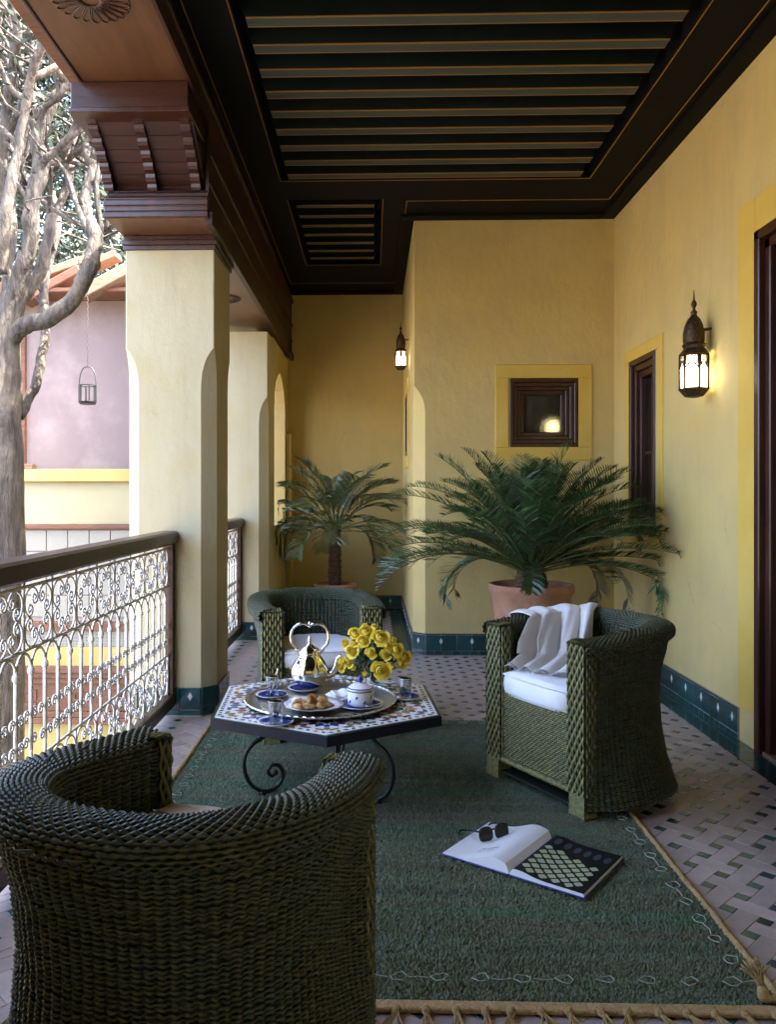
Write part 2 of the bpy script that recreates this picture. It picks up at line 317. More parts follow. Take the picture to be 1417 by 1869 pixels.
def cr(pts, n, closed=False):
    """Catmull-Rom through points, resampled evenly to n"""
    P = np.asarray(pts, float); m = len(P); out = []
    seg = m if closed else m - 1
    for i in range(seg):
        p0 = P[(i - 1) % m] if closed or i > 0 else 2 * P[0] - P[1]
        p1 = P[i]; p2 = P[(i + 1) % m]
        p3 = P[(i + 2) % m] if closed or i + 2 < m else 2 * P[-1] - P[-2]
        for t in np.linspace(0, 1, 16, endpoint=False):
            out.append(0.5 * ((2 * p1) + (-p0 + p2) * t + (2 * p0 - 5 * p1 + 4 * p2 - p3) * t * t + (-p0 + 3 * p1 - 3 * p2 + p3) * t ** 3))
    out.append(P[0] if closed else P[-1]); out = np.array(out)
    d = np.concatenate([[0], np.cumsum(np.linalg.norm(np.diff(out, axis=0), axis=1))])
    s = np.linspace(0, d[-1], n, endpoint=not closed)
    return np.stack([np.interp(s, d, out[:, k]) for k in range(out.shape[1])], 1)
def sm(a, b, x): t = np.clip((x - a) / (b - a), 0, 1); return t * t * (3 - 2 * t)

def wall_holes(a0, a1, z0, z1, holes, t0, t1, axis):
    """slab with rectangular openings; runs along `axis` ('x' or 'y'), between t0 and t1 across"""
    A = sorted({a0, a1, *[h[0] for h in holes], *[h[1] for h in holes]}); Z = sorted({z0, z1, *[h[2] for h in holes], *[h[3] for h in holes]})
    na, nz = len(A), len(Z); mb = MB(); v = []
    for t in (t0, t1):
        for z in Z:
            for a in A: v.append((a, t, z) if axis == 'x' else (t, a, z))
    ID = lambda s_, i, j: s_ * na * nz + j * na + i
    solid = lambda i, j: 0 <= i < na - 1 and 0 <= j < nz - 1 and not any(h[0] - 1e-6 <= A[i] and A[i + 1] <= h[1] + 1e-6 and h[2] - 1e-6 <= Z[j] and Z[j + 1] <= h[3] + 1e-6 for h in holes)
    f = []
    for i in range(na - 1):
        for j in range(nz - 1):
            if not solid(i, j): continue
            f.append((ID(0, i, j), ID(0, i + 1, j), ID(0, i + 1, j + 1), ID(0, i, j + 1))); f.append((ID(1, i, j), ID(1, i, j + 1), ID(1, i + 1, j + 1), ID(1, i + 1, j)))
            if not solid(i - 1, j): f.append((ID(0, i, j), ID(0, i, j + 1), ID(1, i, j + 1), ID(1, i, j)))
            if not solid(i + 1, j): f.append((ID(0, i + 1, j), ID(1, i + 1, j), ID(1, i + 1, j + 1), ID(0, i + 1, j + 1)))
            if not solid(i, j - 1): f.append((ID(0, i, j), ID(1, i, j), ID(1, i + 1, j), ID(0, i + 1, j)))
            if not solid(i, j + 1): f.append((ID(0, i, j + 1), ID(0, i + 1, j + 1), ID(1, i + 1, j + 1), ID(1, i, j + 1)))
    return mb.add(v, f)

# ------------------------------------------------------------------ ground of the courtyard, floor slab
XR, YB, YR, XBK, ZC = 1.86, 6.38, 8.75, 0.32, 3.38
tag(MB().add([(-400, -400, -3.4), (400, -400, -3.4), (400, 400, -3.4), (-400, 400, -3.4)], [(0, 1, 2, 3)]).build('ground', 'paving'), kind='structure')
floor = tag(MB().box(-1.26, 2.3, -4.0, 9.0, -0.30, -0.0024).build('floor', 'grout'), kind='structure')
tag(MB().box(-1.30, -1.262, -4.0, 9.0, -0.45, 0.03).build('floor_edge', 'court_yellow'), kind='structure')

# gallery floor tiles: bars woven at 45 degrees round small green squares
RUG = (-0.875, 1.01, 1.985, 4.52)
def tile_mesh(name, lx, ly, m, h=0.010):
    mb = MB(); a, b, c = lx / 2, ly / 2, 0.0008
    v = [(-a, -b, -h), (a, -b, -h), (a, b, -h), (-a, b, -h), (-a, -b, -c), (a, -b, -c), (a, b, -c), (-a, b, -c), (-a + c, -b + c, 0), (a - c, -b + c, 0), (a - c, b - c, 0), (-a + c, b - c, 0)]
    f = [(0, 1, 5, 4), (1, 2, 6, 5), (2, 3, 7, 6), (3, 0, 4, 7), (4, 5, 9, 8), (5, 6, 10, 9), (6, 7, 11, 10), (7, 4, 8, 11), (8, 9, 10, 11)]
    me = mb.add(v, f).mesh(name); setmat(me, m); return me
PT, SQ = 0.1045, 0.041
BW = PT - SQ
me_bar = tile_mesh('pale_tile', BW + 2 * SQ - 0.0014, BW - 0.0014, 'tile_pale')
me_sq = tile_mesh('green_tile', SQ - 0.003, SQ - 0.003, 'tile_floor_green')
me_sqp = tile_mesh('pale_tile', SQ - 0.003, SQ - 0.003, 'tile_pale')
e1 = np.array([math.sqrt(.5), math.sqrt(.5)]); e2 = np.array([-math.sqrt(.5), math.sqrt(.5)])
cells = []
for i in range(-90, 130):
    for j in range(-90, 130):
        for kind in (0, 1):
            c = np.array([1.073, 2.653]) + e1 * PT * (i + 0.5 * kind) + e2 * PT * (j + 0.5 * kind)
            x, y = c
            if not (-1.24 < x < 1.80 and 0.6 < y < 8.72) or (x > XBK - 0.07 and y > YB - 0.06): continue
            if RUG[0] + 0.08 < x < RUG[1] - 0.08 and RUG[2] + 0.08 < y < RUG[3] - 0.08: continue
            if -1.3 < x < -0.92 and (4.60 < y < 5.04 or 6.94 < y < 7.38): continue
            rz = R(45) if kind == 0 or (i + j) % 2 == 0 else R(135)
            if kind == 0: t = 'g' if (x > -0.88 or x < -1.06 and (i - j) % 3) else 's'
            else: t = 'p'
            seen = 1.95 < y and -1.1 < x and abs((x + 0.03) / y) < 0.56
            cells.append((0 if seen else 1, y + 0.5 * abs(x), x, y, rz, t))
cells.sort(); cnt = dict(g=0, p=0, s=0); rest = {k: MB() for k in 'gps'}
for (sn, d, x, y, rz, t) in cells:
    me = {'g': me_sq, 'p': me_bar, 's': me_sqp}[t]; z = random.uniform(-0.0006, 0.0005); rr = rz + random.gauss(0, 0.006)
    if sn == 0 and cnt[t] < (290 if t != 's' else 10):
        cnt[t] += 1; o = obj('green_tile' if t == 'g' else 'pale_tile', me, None, floor, (x, y, z), rr); o.rotation_euler.x = random.gauss(0, 0.006); o.rotation_euler.y = random.gauss(0, 0.006)
    else:
        V = np.empty(len(me.vertices) * 3); me.vertices.foreach_get('co', V); V = V.reshape(-1, 3)
        c_, s_ = math.cos(rr), math.sin(rr)
        rest[t].add(np.stack([V[:, 0] * c_ - V[:, 1] * s_ + x, V[:, 0] * s_ + V[:, 1] * c_ + y, V[:, 2] + z], 1), [tuple(p.vertices) for p in me.polygons])
for t, nm, m in (('g', 'green_tile_field', 'tile_floor_green'), ('p', 'pale_tile_field', 'tile_pale'), ('s', 'pale_square_field', 'tile_pale')):
    tag(rest[t].build(nm, m, floor), kind='stuff')
# dark border tiles on the floor along the walls
me_bd = tile_mesh('border_tile', 0.108, 0.127, 'tile_green', 0.012)
for k in range(52):
    y = 0.75 + k * 0.11
    if y < YB - 0.06: obj('border_tile', me_bd, None, floor, (1.785, y, 0.0035), R(90))
for k in range(21):
    if 0.2 < 0.36 + k * 0.11: pass
for k in range(20):
    y = YB + 0.05 + k * 0.115
    if y < YR - 0.06: obj('border_tile', me_bd, None, floor, (XBK - 0.075, y, 0.0035), R(90))

# ------------------------------------------------------------------ tiled skirtings
def skirt_mesh(name, w, h, m, d=0.012):
    mb = MB().bbox(-w / 2, w / 2, -d, 0, 0, h, 0.002); me = mb.mesh(name); setmat(me, m); return me
sk_tile = skirt_mesh('skirting_tile', 0.112, 0.118, 'tile_green'); sk_small = skirt_mesh('skirting_strip', 0.066, 0.027, 'tile_green'); sk_top = skirt_mesh('skirting_cap', 0.112, 0.010, 'tile_green', 0.014)
_d = MB().add([(0, -0.0145, -0.022), (0.012, -0.0145, 0), (0, -0.0145, 0.022), (-0.012, -0.0145, 0), (0, -0.011, -0.026), (0.015, -0.011, 0), (0, -0.011, 0.026), (-0.015, -0.011, 0)], [(0, 1, 2, 3), (4, 5, 1, 0), (5, 6, 2, 1), (6, 7, 3, 2), (7, 4, 0, 3)])
sk_dia = _d.mesh('white_diamond'); setmat(sk_dia, 'tile_white')
def skirting(label, p0, p1, first=0.0, diamonds=True):
    """p0 -> p1 with the visible side on the right hand (-normal) of the run"""
    p0 = Vector((*p0, 0)); p1 = Vector((*p1, 0)); L = (p1 - p0).length; a = math.atan2(p1.y - p0.y, p1.x - p0.x)
    t = thing('tiled_skirting', label, 'skirting', p0, a, 'dark green tiled skirtings')
    MB().box(0, L, -0.0095, 0.0, 0.001, 0.164).build('mortar_bed', 'grout', t)
    n = max(1, round(L / 0.115)); s = L / n
    for k in range(n):
        o = obj('skirting_tile', sk_tile, None, t, ((k + .5) * s, 0, 0.032)); o.scale.x = (s - 0.003) / 0.112; o.rotation_euler.y = random.gauss(0, .006); o.location.z += random.gauss(0, .0008); o.location.y = random.uniform(-.0012, 0)
        o = obj('skirting_cap', sk_top, None, t, ((k + .5) * s, 0, 0.153)); o.scale.x = (s - 0.003) / 0.112
        if diamonds and k % 2 == 0: obj('white_diamond', sk_dia, None, t, ((k + 1) * s if k + 1 < n else (k + .5) * s, 0, 0.105))
    n2 = max(1, round(L / 0.069)); s2 = L / n2
    for k in range(n2):
        o = obj('skirting_strip', sk_small, None, t, ((k + .5) * s2, 0, 0.002)); o.scale.x = (s2 - 0.003) / 0.066
    return t
skirting('dark green tiled skirting with white diamonds along the right wall', (XR, YB), (XR, 4.215))
skirting('dark green tiled skirting under the small square window behind the big potted cycad', (XBK + 0.09, YB), (XR - 0.014, YB))
skirting('dark green tiled skirting along the narrow side of the projecting wall block', (XBK, YR - 0.014), (XBK, YB + 0.09))
skirting('dark green tiled skirting on the clipped corner of the wall block', (XBK, YB + 0.09), (XBK + 0.09, YB))
skirting('dark green tiled skirting at the back of the far recess', (-0.86, YR), (XBK - 0.014, YR))

# ------------------------------------------------------------------ plastered walls
def frame_rect(mb, a0, a1, z0, z1, w, t0, t1, axis, b=0.003):
    """four mitre-less boards round a rectangle, `w` wide, inside the outer size"""
    for (p, q, r, s_) in ((a0, a1, z1 - w, z1), (a0, a1, z0, z0 + w), (a0, a0 + w, z0 + w, z1 - w), (a1 - w, a1, z0 + w, z1 - w)):
        if axis == 'x': mb.bbox(p, q, t0, t1, r, s_, b)
        else: mb.bbox(t0, t1, p, q, r, s_, b)
    return mb
WIN = (5.45, 5.985, 0.95, 2.20); DOOR = (2.35, 4.02, 0.0, 2.51)
rw = thing('gallery_wall', 'long pale yellow plaster wall on the right with lantern and tall window', 'wall')
wall_holes(-4.0, YB + 0.25, 0.0, 3.40, [WIN, DOOR], XR, XR + 0.25, 'y').build('plaster', 'plaster', rw)
frame_rect(MB(), 5.30, 6.08, 0.88, 2.275, 0.085, XR - 0.012, XR + 0.004, 'y').build('window_surround', 'trim_yellow', rw)
mb = MB(); mb.bbox(XR - 0.012, XR + 0.004, 4.02, 4.21, 0.17, 2.68, 0.003); mb.bbox(XR - 0.012, XR + 0.004, 2.2, 4.02, 2.51, 2.68, 0.003); mb.build('door_surround', 'trim_yellow', rw)
def wood_window(name, label, cat, a0, a1, z0, z1, t, into, axis, pane='pane_glass', steps=3, wid=0.035):
    """stepped timber frame set into an opening; t is the wall face, into = +1/-1 direction into the wall"""
    o = thing(name, label, cat)
    for k in range(steps):
        d0 = -0.010 + 0.022 * k; d1 = d0 + 0.05
        lo, hi = sorted((t + into * d0, t + into * d1)); i = k * wid
        frame_rect(MB(), a0 + i, a1 - i, z0 + i, z1 - i, wid, lo, hi, axis, 0.004).build('frame', 'wood_red', o)
    i = steps * wid - 0.004; lo, hi = sorted((t + into * (0.022 * steps + 0.005), t + into * (0.022 * steps + 0.011)))
    g = MB()
    if axis == 'x': g.box(a0 + i, a1 - i, lo, hi, z0 + i, z1 - i)
    else: g.box(lo, hi, a0 + i, a1 - i, z0 + i, z1 - i)
    g.build('pane', pane, o)
    return o
w1 = wood_window('tall_window', 'tall narrow brown wooden window in a yellow surround on the right wall', 'window', *WIN, XR, 1, 'y', wid=0.045)
MB().bbox(XR + 0.06, XR + 0.09, 5.59, 5.85, 1.52, 1.545, 0.003).build('glazing_bar', 'wood_red', w1)
w2 = wood_window('square_window', 'small square brown wooden window with pebbled glass above the cycad', 'window', 1.062, 1.586, 1.604, 2.135, YB, 1, 'x', 'pebble_glass', 4, 0.03)
# door frame at the right edge
dr = thing('wooden_door', 'dark reddish brown moulded wooden door frame at the right edge', 'door')
for k in range(3):
    i = 0.05 * k; mb = MB(); x0 = XR - 0.02 + 0.03 * k
    mb.bbox(x0, x0 + 0.08, 4.02 - i - 0.05, 4.02 - i, 0.0, 2.51 - i, 0.005); mb.bbox(x0, x0 + 0.08, 2.35 + i, 2.35 + i + 0.05, 0.0, 2.51 - i, 0.005)
    mb.bbox(x0, x0 + 0.08, 2.35 + i, 4.02 - i, 2.51 - i - 0.05, 2.51 - i - 0.001, 0.005); mb.build('frame', 'wood_red', dr)
for y0, y1 in ((2.505, 3.182), (3.188, 3.865)):
    d = MB().bbox(XR + 0.09, XR + 0.13, y0, y1, 0.02, 2.35, 0.004).build('door_leaf', 'wood_red', dr)
    for z0, z1 in ((0.15, 0.8), (0.95, 1.6), (1.75, 2.22)): MB().bbox(XR + 0.078, XR + 0.095, y0 + 0.1, y1 - 0.1, z0, z1, 0.008).build('panel', 'wood_red', d)
MB().box(XR, XR + 0.25, 2.36, 4.01, -0.006, 0.018).build('threshold', 'timber_raw', dr)

bw = thing('gallery_wall', 'yellow plaster wall block at the back holding the small square window', 'wall')
wall_holes(XBK + 0.09, XR + 0.1, 0.0, 3.40, [(1.062, 1.586, 1.604, 2.135)], YB, YB + 0.22, 'x').build('plaster', 'plaster', bw)
frame_rect(MB(), 0.948, 1.69, 1.503, 2.24, 0.102, YB - 0.012, YB + 0.004, 'x').build('window_surround', 'trim_yellow', bw)
wall_holes(YB + 0.09, YR + 0.05, 0.0, 3.40, [(7.42, 7.86, 1.60, 2.16)], XBK, XBK + 0.2, 'y').build('side_plaster', 'plaster', bw)
frame_rect(MB(), 7.30, 7.98, 1.48, 2.28, 0.11, XBK - 0.01, XBK + 0.004, 'y').build('side_surround', 'trim_yellow', bw)
mb = MB(); rings = []
zs = [0, 1.86, 1.90, 1.95, 2.00, 2.04, 2.065, 2.08, 3.40]; cs = [.088, .088, .086, .078, .06, .036, .018, .004, .004]
v = []
for z, c in zip(zs, cs): v += [(XBK, YB + 0.09, z), (XBK, YB + c, z), (XBK + c, YB, z), (XBK + 0.09, YB, z), (XBK + 0.09, YB + 0.09, z)]
f = [(i * 5 + k, i * 5 + (k + 1) % 5, i * 5 + 5 + (k + 1) % 5, i * 5 + 5 + k) for i in range(len(zs) - 1) for k in range(5)]
mb.add(v, f + [(4, 3, 2, 1, 0)]).build('corner', 'plaster', bw)
w3 = wood_window('side_window', 'narrow sliver of brown wooden window beside the far lantern', 'window', 7.42, 7.86, 1.60, 2.16, XBK, 1, 'y', 'pane_glass', 2)
# dim rooms behind the panes
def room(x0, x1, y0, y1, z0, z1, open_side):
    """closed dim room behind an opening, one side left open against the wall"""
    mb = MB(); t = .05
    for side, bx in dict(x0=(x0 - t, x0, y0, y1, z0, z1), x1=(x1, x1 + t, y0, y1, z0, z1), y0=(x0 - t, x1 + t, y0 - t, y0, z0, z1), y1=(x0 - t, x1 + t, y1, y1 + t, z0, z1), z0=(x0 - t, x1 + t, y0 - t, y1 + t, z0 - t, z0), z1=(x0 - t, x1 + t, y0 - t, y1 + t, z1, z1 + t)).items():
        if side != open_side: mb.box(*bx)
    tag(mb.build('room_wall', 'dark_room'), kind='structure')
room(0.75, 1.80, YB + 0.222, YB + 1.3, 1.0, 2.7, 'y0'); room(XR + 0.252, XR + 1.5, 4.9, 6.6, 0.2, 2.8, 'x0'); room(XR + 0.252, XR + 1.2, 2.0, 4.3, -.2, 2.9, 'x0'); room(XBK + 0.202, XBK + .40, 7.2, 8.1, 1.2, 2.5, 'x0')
lamp = MB().sphere((1.47, YB + 0.36, 1.79), 0.05, 14, 10).build('room_lamp', 'lamp_glow', smooth=True)
tag(lamp, 'round glowing lamp seen through the pebbled square window', 'lamp')

back = thing('gallery_wall', 'shaded yellow plaster wall closing the far recess behind the small palm', 'wall')
MB().box(-1.5, XBK + 0.1, YR, YR + 0.25, 0, 3.40).build('plaster', 'plaster', back)
tag(MB().box(-1.5, XR + 0.1, -4.2, -4.0, 0, 3.40).build('rear_wall', 'plaster'), kind='structure')
tag(MB().bbox(-1.40, -1.10, -1.8, 1.52, 0, 3.228, 0.01).build('side_wall', 'plaster'), kind='structure')  # unseen wall, added to keep side light off the near end
# screen wall with small arched opening beyond the second column
arch = thing('gallery_wall', 'yellow plaster screen with a pointed arch opening beyond the second column', 'wall')
YA0, YA1, ZA0, ZA1 = 7.50, 8.42, 0.95, 2.42
pts = [(YA0, ZA0), (YA1, ZA0), (YA1, 2.10), (YA1 - .03, 2.17), (YA1 - .12, 2.28), (YA1 - .28, 2.36), ((YA0 + YA1) / 2, ZA1), (YA0 + .28, 2.36), (YA0 + .12, 2.28), (YA0 + .03, 2.17), (YA0, 2.10)]
n = len(pts); mb = MB()
outer = [(7.40, 0.0), (8.76, 0.0), (8.76, 2.12), (8.76, 2.35), (8.76, 2.66), (8.4, 2.66), (7.96, 2.66), (7.6, 2.66), (7.40, 2.66), (7.40, 2.4), (7.40, 2.15)]
V = [(x, p[0], p[1]) for x in (-0.90, -1.05) for P_ in (pts, outer) for p in P_]
F = []
for i in range(n):
    j = (i + 1) % n
    F += [(i, j, n + j, n + i), (2 * n + i, 3 * n + i, 3 * n + j, 2 * n + j), (i, 2 * n + i, 2 * n + j, j), (n + i, n + j, 3 * n + j, 3 * n + i)]
mb.add(V, F).build('plaster', 'plaster', arch)
mb = MB(); mb.box(-0.895, -0.85, 8.50, 8.749, 0, 1.86); mb.build('pilaster', 'plaster', arch)

# ------------------------------------------------------------------ columns
def column(label, y0):
    t = thing('column', label, 'column', (-1.135, y0 + 0.25, 0), 0, 'square plaster columns along the balustrade')
    zs = [0, 1.80, 1.86, 1.92, 1.97, 2.01, 2.035, 2.05, 2.06, 2.61]; cs = [.075, .075, .074, .068, .056, .040, .024, .014, .005, .005]; h = 0.25; v = []
    for z, c in zip(zs, cs):
        v += [(-h + c, -h, z), (h - c, -h, z), (h, -h + c, z), (h, h - c, z), (h - c, h, z), (-h + c, h, z), (-h, h - c, z), (-h, -h + c, z)]
    f = [(i * 8 + k, i * 8 + (k + 1) % 8, i * 8 + 8 + (k + 1) % 8, i * 8 + 8 + k) for i in range(len(zs) - 1) for k in range(8)]
    MB().add(v, f).build('shaft', 'plaster_skylit', t)
    # tiled foot
    c = .075; o_ = [(-h + c, -h), (h - c, -h), (h, -h + c), (h, h - c), (h - c, h), (-h + c, h), (-h, h - c), (-h, -h + c)]
    for k in range(8):
        a, b = Vector(o_[k]), Vector(o_[(k + 1) % 8]); L = (b - a).length; ang = math.atan2(b.y - a.y, b.x - a.x); nn = 3 if L > 0.2 else 1; s = L / nn
        for q in range(nn):
            p = a + (b - a) * ((q + .5) / nn)
            o = obj('skirting_tile', sk_tile, None, t, (p.x, p.y, 0.045), ang); o.scale = ((s - 0.002) / 0.112, 1, 1.0)
            o = obj('skirting_strip', sk_small, None, t, (p.x, p.y, 0.010), ang); o.scale = ((s - 0.002) / 0.066, 1, 1.15)
            if (k + q) % 2 == 0: obj('white_diamond', sk_dia, None, t, (p.x, p.y, 0.115), ang)
    return t
column('near yellow plaster column with clipped corners under the carved bracket', 4.573)
column('second yellow plaster column with clipped corners, farther back', 6.91)

# ------------------------------------------------------------------ carved timber bracket and beams
bm = thing('timber_beam', 'dark brown timber beam running over the columns with carved soffit rosettes', 'beam')
X0, X1 = -1.405, -0.868
MB().box(X0, X1, -4.0, 4.575, 3.23, 3.62).build('near_beam', 'wood_soffit', bm)
MB().box(X0, X1, 4.572, YR + 0.2, 2.692, 3.62).build('far_beam', 'wood_soffit', bm)
MB().box(X1 - 0.01, X1 + 0.006, 4.30, YR, 2.66, ZC + 0.1).build('fascia', 'wood_beam', bm)
MB().box(X1 - 0.01, X1 + 0.006, -4.0, 4.30, 3.20, ZC + 0.1).build('fascia', 'wood_beam', bm)
for z, d, h in ((2.66, 0.022, 0.07), (2.86, 0.012, 0.02), (3.02, 0.014, 0.016), (3.27, 0.02, 0.03)):
    MB().bbox(X1 + 0.004, X1 + 0.006 + d, 4.30 if z < 3.2 else -4.0, YR, z, z + h, 0.004).build('moulding', 'wood_beam', bm)
MB().bbox(X0 - 0.006, X0 + 0.012, -4.0, 3.91, 3.222, 3.26, 0.003).build('moulding', 'wood_beam', bm)
br = thing('carved_bracket', 'stepped carved brown wooden bracket on top of the near column', 'bracket')
for k, (g, z0, z1) in enumerate(((0.010, 2.608, 2.635), (0.020, 2.635, 2.662), (0.012, 2.662, 2.69))):
    MB().bbox(-1.385 - g, -0.885 + g, 4.573 - g, 5.073 + g, z0, z1, 0.003).build('collar_moulding', 'wood_red', br)
MB().bbox(-1.405, -0.866, 4.285, 4.574, 2.691, 2.80, 0.003).build('lower_block', 'wood_soffit', br)
for z0, z1, g in ((2.695, 2.722, 0.012), (2.728, 2.752, 0.006), (2.758, 2.785, 0.010), (2.79, 2.80, 0.004)):
    MB().bbox(-1.405 - g, -0.866 + g * .4, 4.285 - g, 4.30, z0, z1, 0.003).build('block_moulding', 'wood_red', br)
rope = MB()
for k in range(42):
    x = -1.40 + k * 0.0128; rope.tube([(x, 4.283, 2.804), (x + 0.012, 4.279, 2.818), (x + 0.020, 4.283, 2.832)], 0.0045, 5)
tag(rope.build('rope_carving', 'wood_red', br, smooth=True), kind='stuff')
MB().box(-1.39, -0.88, 4.29, 4.5, 2.80, 2.836).build('rope_bed', 'wood_red', br)
nb = 6
for k in range(nb):      # curved boards behind the ribs
    t0, t1 = k / nb, (k + 1) / nb
    y = lambda t: 4.36 - 0.34 * t ** 1.3
    z = lambda t: 2.836 + 0.246 * t
    MB().prism([(y(t0), z(t0) + .001), (y(t1), z(t1) - .001), (4.60, z(t1) - .001), (4.60, z(t0) + .001)], -1.385, -0.885, 'x').build('back_board', 'wood_mid', br)
for xr in (-1.385, -1.155, -0.925):
    prof = []
    for k in range(6):
        t0, t1 = k / 6, (k + 1) / 6; yb = lambda t: 4.285 - 0.30 * t ** 1.25
        z0, z1 = 2.836 + 0.246 * t0, 2.836 + 0.246 * t1
        prof += [(yb(t0) + 0.0, z0), (yb(t0) - 0.012, z0 + 0.012), (yb(t0) - 0.014, z1 - 0.012), (yb(t1) + 0.0, z1 - 0.002)]
    MB().prism(prof + [(4.5, 3.08), (4.5, 2.836)], xr - 0.024, xr + 0.024, 'x').build('rib', 'wood_red', br)
MB().bbox(-1.455, -0.885, 3.92, 4.58, 3.083, 3.229, 0.004).build('upper_block', 'wood_mid', br)
MB().bbox(-1.462, -0.878, 3.912, 4.585, 3.079, 3.102, 0.003).build('upper_moulding', 'wood_red', br)
def rosette(y, z, label_unused=None):
    g = MB().lathe([(0.012, -0.002), (0.155, -0.004), (0.16, 0.0)], 36, (-1.135, y, z)).build('rosette', 'wood_soffit', bm)
    NP = 22
    for k in range(NP):
        a = 2 * math.pi * k / NP; da = math.pi / NP * 0.98; P = []
        for s in np.linspace(0, 1, 15):
            if s < .4: r = 0.035 + (0.135 - 0.035) * s / .4; an = a - da * (0.3 + 0.7 * s / .4)
            elif s < .6: u = (s - .4) / .2; r = 0.135 + 0.022 * math.sin(math.pi * u); an = a - da + 2 * da * u
            else: u = (s - .6) / .4; r = 0.135 - 0.10 * u; an = a + da * (1 - 0.7 * u)
            P.append((-1.135 + r * math.cos(an), y + r * math.sin(an), z - 0.006))
        MB().tube(P, 0.0032, 5).build('petal', 'wood_red' if k % 2 else 'wood_mid', g, smooth=True)
rosette(3.27, 3.23); rosette(6.06, 2.692)

# ------------------------------------------------------------------ ceiling
ce = thing('painted_ceiling', 'black painted timber ceiling with grey green joists and thin gold lines', 'ceiling')
P1 = (-0.62, 1.462, -3.6, 5.592); P2 = (-0.61, 0.066, 5.968, 7.66)
def plate(x0, x1, y0, y1, holes, z0, z1):
    mb = wall_holes(x0, x1, y0, y1, holes, z0, z1, 'x'); mb.V = [v[:, [0, 2, 1]] for v in mb.V]; mb.F = [tuple(reversed(f)) for f in mb.F]; return mb
plate(-0.88, XR + 0.1, -4.0, YR + 0.1, [P1, P2], ZC, ZC + 0.125).build('frame', 'ceiling_black', ce)
tag(MB().box(-1.75, XR + 0.4, -4.3, YR + 0.4, ZC + 0.24, ZC + 0.34).build('roof', 'wood_brown'), kind='structure')
for (a0, a1, b0, b1), nbrd, ax in ((P1, 34, 'y'), (P2, 8, 'y')):
    for k in range(nbrd):
        y0 = b0 - .02 + (b1 - b0 + .04) * k / nbrd; y1 = b0 - .02 + (b1 - b0 + .04) * (k + 1) / nbrd
        MB().bbox(a0 - .02, a1 + .02, y0, y1 - 0.002, ZC + 0.128, ZC + 0.15, 0.003).build('ceiling_board', 'joist_top', ce)
def joist(x0, x1, y, w=0.082):
    v = []
    zb, zt = ZC + 0.004, ZC + 0.126
    poly = [(x0, zb), (x1, zb), (x1 + 0.045, zt), (x0 - 0.045, zt)]
    j = MB().prism(poly, y - w / 2 + .004, y + w / 2 - .004, 'y').build('joist', 'joist_top', ce)
    MB().bbox(x0, x1, y - w / 2 + 0.009, y + w / 2 - 0.009, zb - 0.003, zb + 0.003, 0.001).build('painted_underside', 'joist_grey', j)
    for s in (-1, 1):
        yy = y + s * (w / 2 - 0.0055); MB().box(x0, x1, yy - 0.0032, yy + 0.0032, zb - 0.0035, zb + 0.002).build('gold_edge', 'gold_line', j)
for k in range(-29, 9):
    y = 3.712 + 0.2275 * k
    if y < 5.57: joist(-0.57, 1.40, y)
for k in range(7): joist(-0.565, 0.012, 6.11 + 0.226 * k, 0.055)
def line(x0, x1, y0, y1, z=ZC, d=0.004): MB().box(x0, x1, y0, y1, z - d, z + 0.001).build('gold_line', 'gold_line', ce)
g = 0.004
for (a0, a1, b0, b1) in (P1, P2):
    line(a0 - .012, a0 - .012 + g, b0 - .012, b1 + .012); line(a1 + .008, a1 + .012, b0 - .012, b1 + .012); line(a0 - .0078, a1 + .0078, b1 + .008, b1 + .012)
line(-0.832, -0.827, -3.9, 8.33); line(1.712, 1.717, -3.9, 6.0); line(0.2522, 1.717, 6.0005, 6.005); line(0.247, 0.252, 6.0, 8.33); line(-0.8268, 0.2468, 8.326, 8.331)
for (x0, x1, y0, y1) in ((1.76, XR + .01, -4.0, YB), (XBK - .10, 1.7598, YB - .10, YB + .01), (XBK - .10, XBK + .01, YB + .0102, YR), (-0.84, XBK - .1002, YR - .10, YR + .01), (-0.868, -0.84, -4.0, YR)):
    MB().bbox(x0, x1, y0, y1, ZC - 0.022, ZC + 0.002, 0.004).build('cornice', 'ceiling_black', ce)
    
# ------------------------------------------------------------------ balustrades
def spiral(c, a0, turns, r0, r1, dirn, n=22):
    return [(c[0] + (r0 + (r1 - r0) * t) * math.cos(a0 + dirn * 2 * math.pi * turns * t), c[1] + (r0 + (r1 - r0) * t) * math.sin(a0 + dirn * 2 * math.pi * turns * t)) for t in np.linspace(0, 1, n)]
def c_scroll(cx, cz, sx, sz, rad):
    """a C-shaped bar hugging a corner with both ends curled into spirals, in the panel plane (p, z)"""
    r = rad; sp = rad * 0.47
    pts = []
    e_a = (r * math.cos(R(-62)), r * math.sin(R(-62))); e_b = (r * math.cos(R(152)), r * math.sin(R(152)))
    ca = (e_a[0] - sp * math.cos(R(-62)), e_a[1] - sp * math.sin(R(-62))); cb = (e_b[0] - sp * math.cos(R(152)), e_b[1] - sp * math.sin(R(152)))
    pts += list(reversed(spiral(ca, R(-62), 1.35, sp, sp * .16, -1)))
    pts += [(r * math.cos(R(a)), r * math.sin(R(a))) for a in np.linspace(-62, 152, 18)][1:-1]
    pts += spiral(cb, R(152), 1.35, sp, sp * .16, 1)
    return [(0, cx + sx * p, cz + sz * q) for p, q in pts]
PW = 0.235
def scroll_panel(H):
    mb = MB(); r = 0.25 * PW * 0.92
    for sx in (-1, 1):
        for sz in (-1, 1):
            P = np.array(c_scroll(0, 0, sx, sz, r)); P[:, 2] *= (H / 4) / (r * 1.03); P[:, 1] += sx * PW * 0.235; P[:, 2] += sz * H * 0.238
            mb.tube(P, 0.0042, 5)
    me = mb.mesh('scroll_panel', True); setmat(me, 'iron_paint'); return me
me_scroll = scroll_panel(0.205)
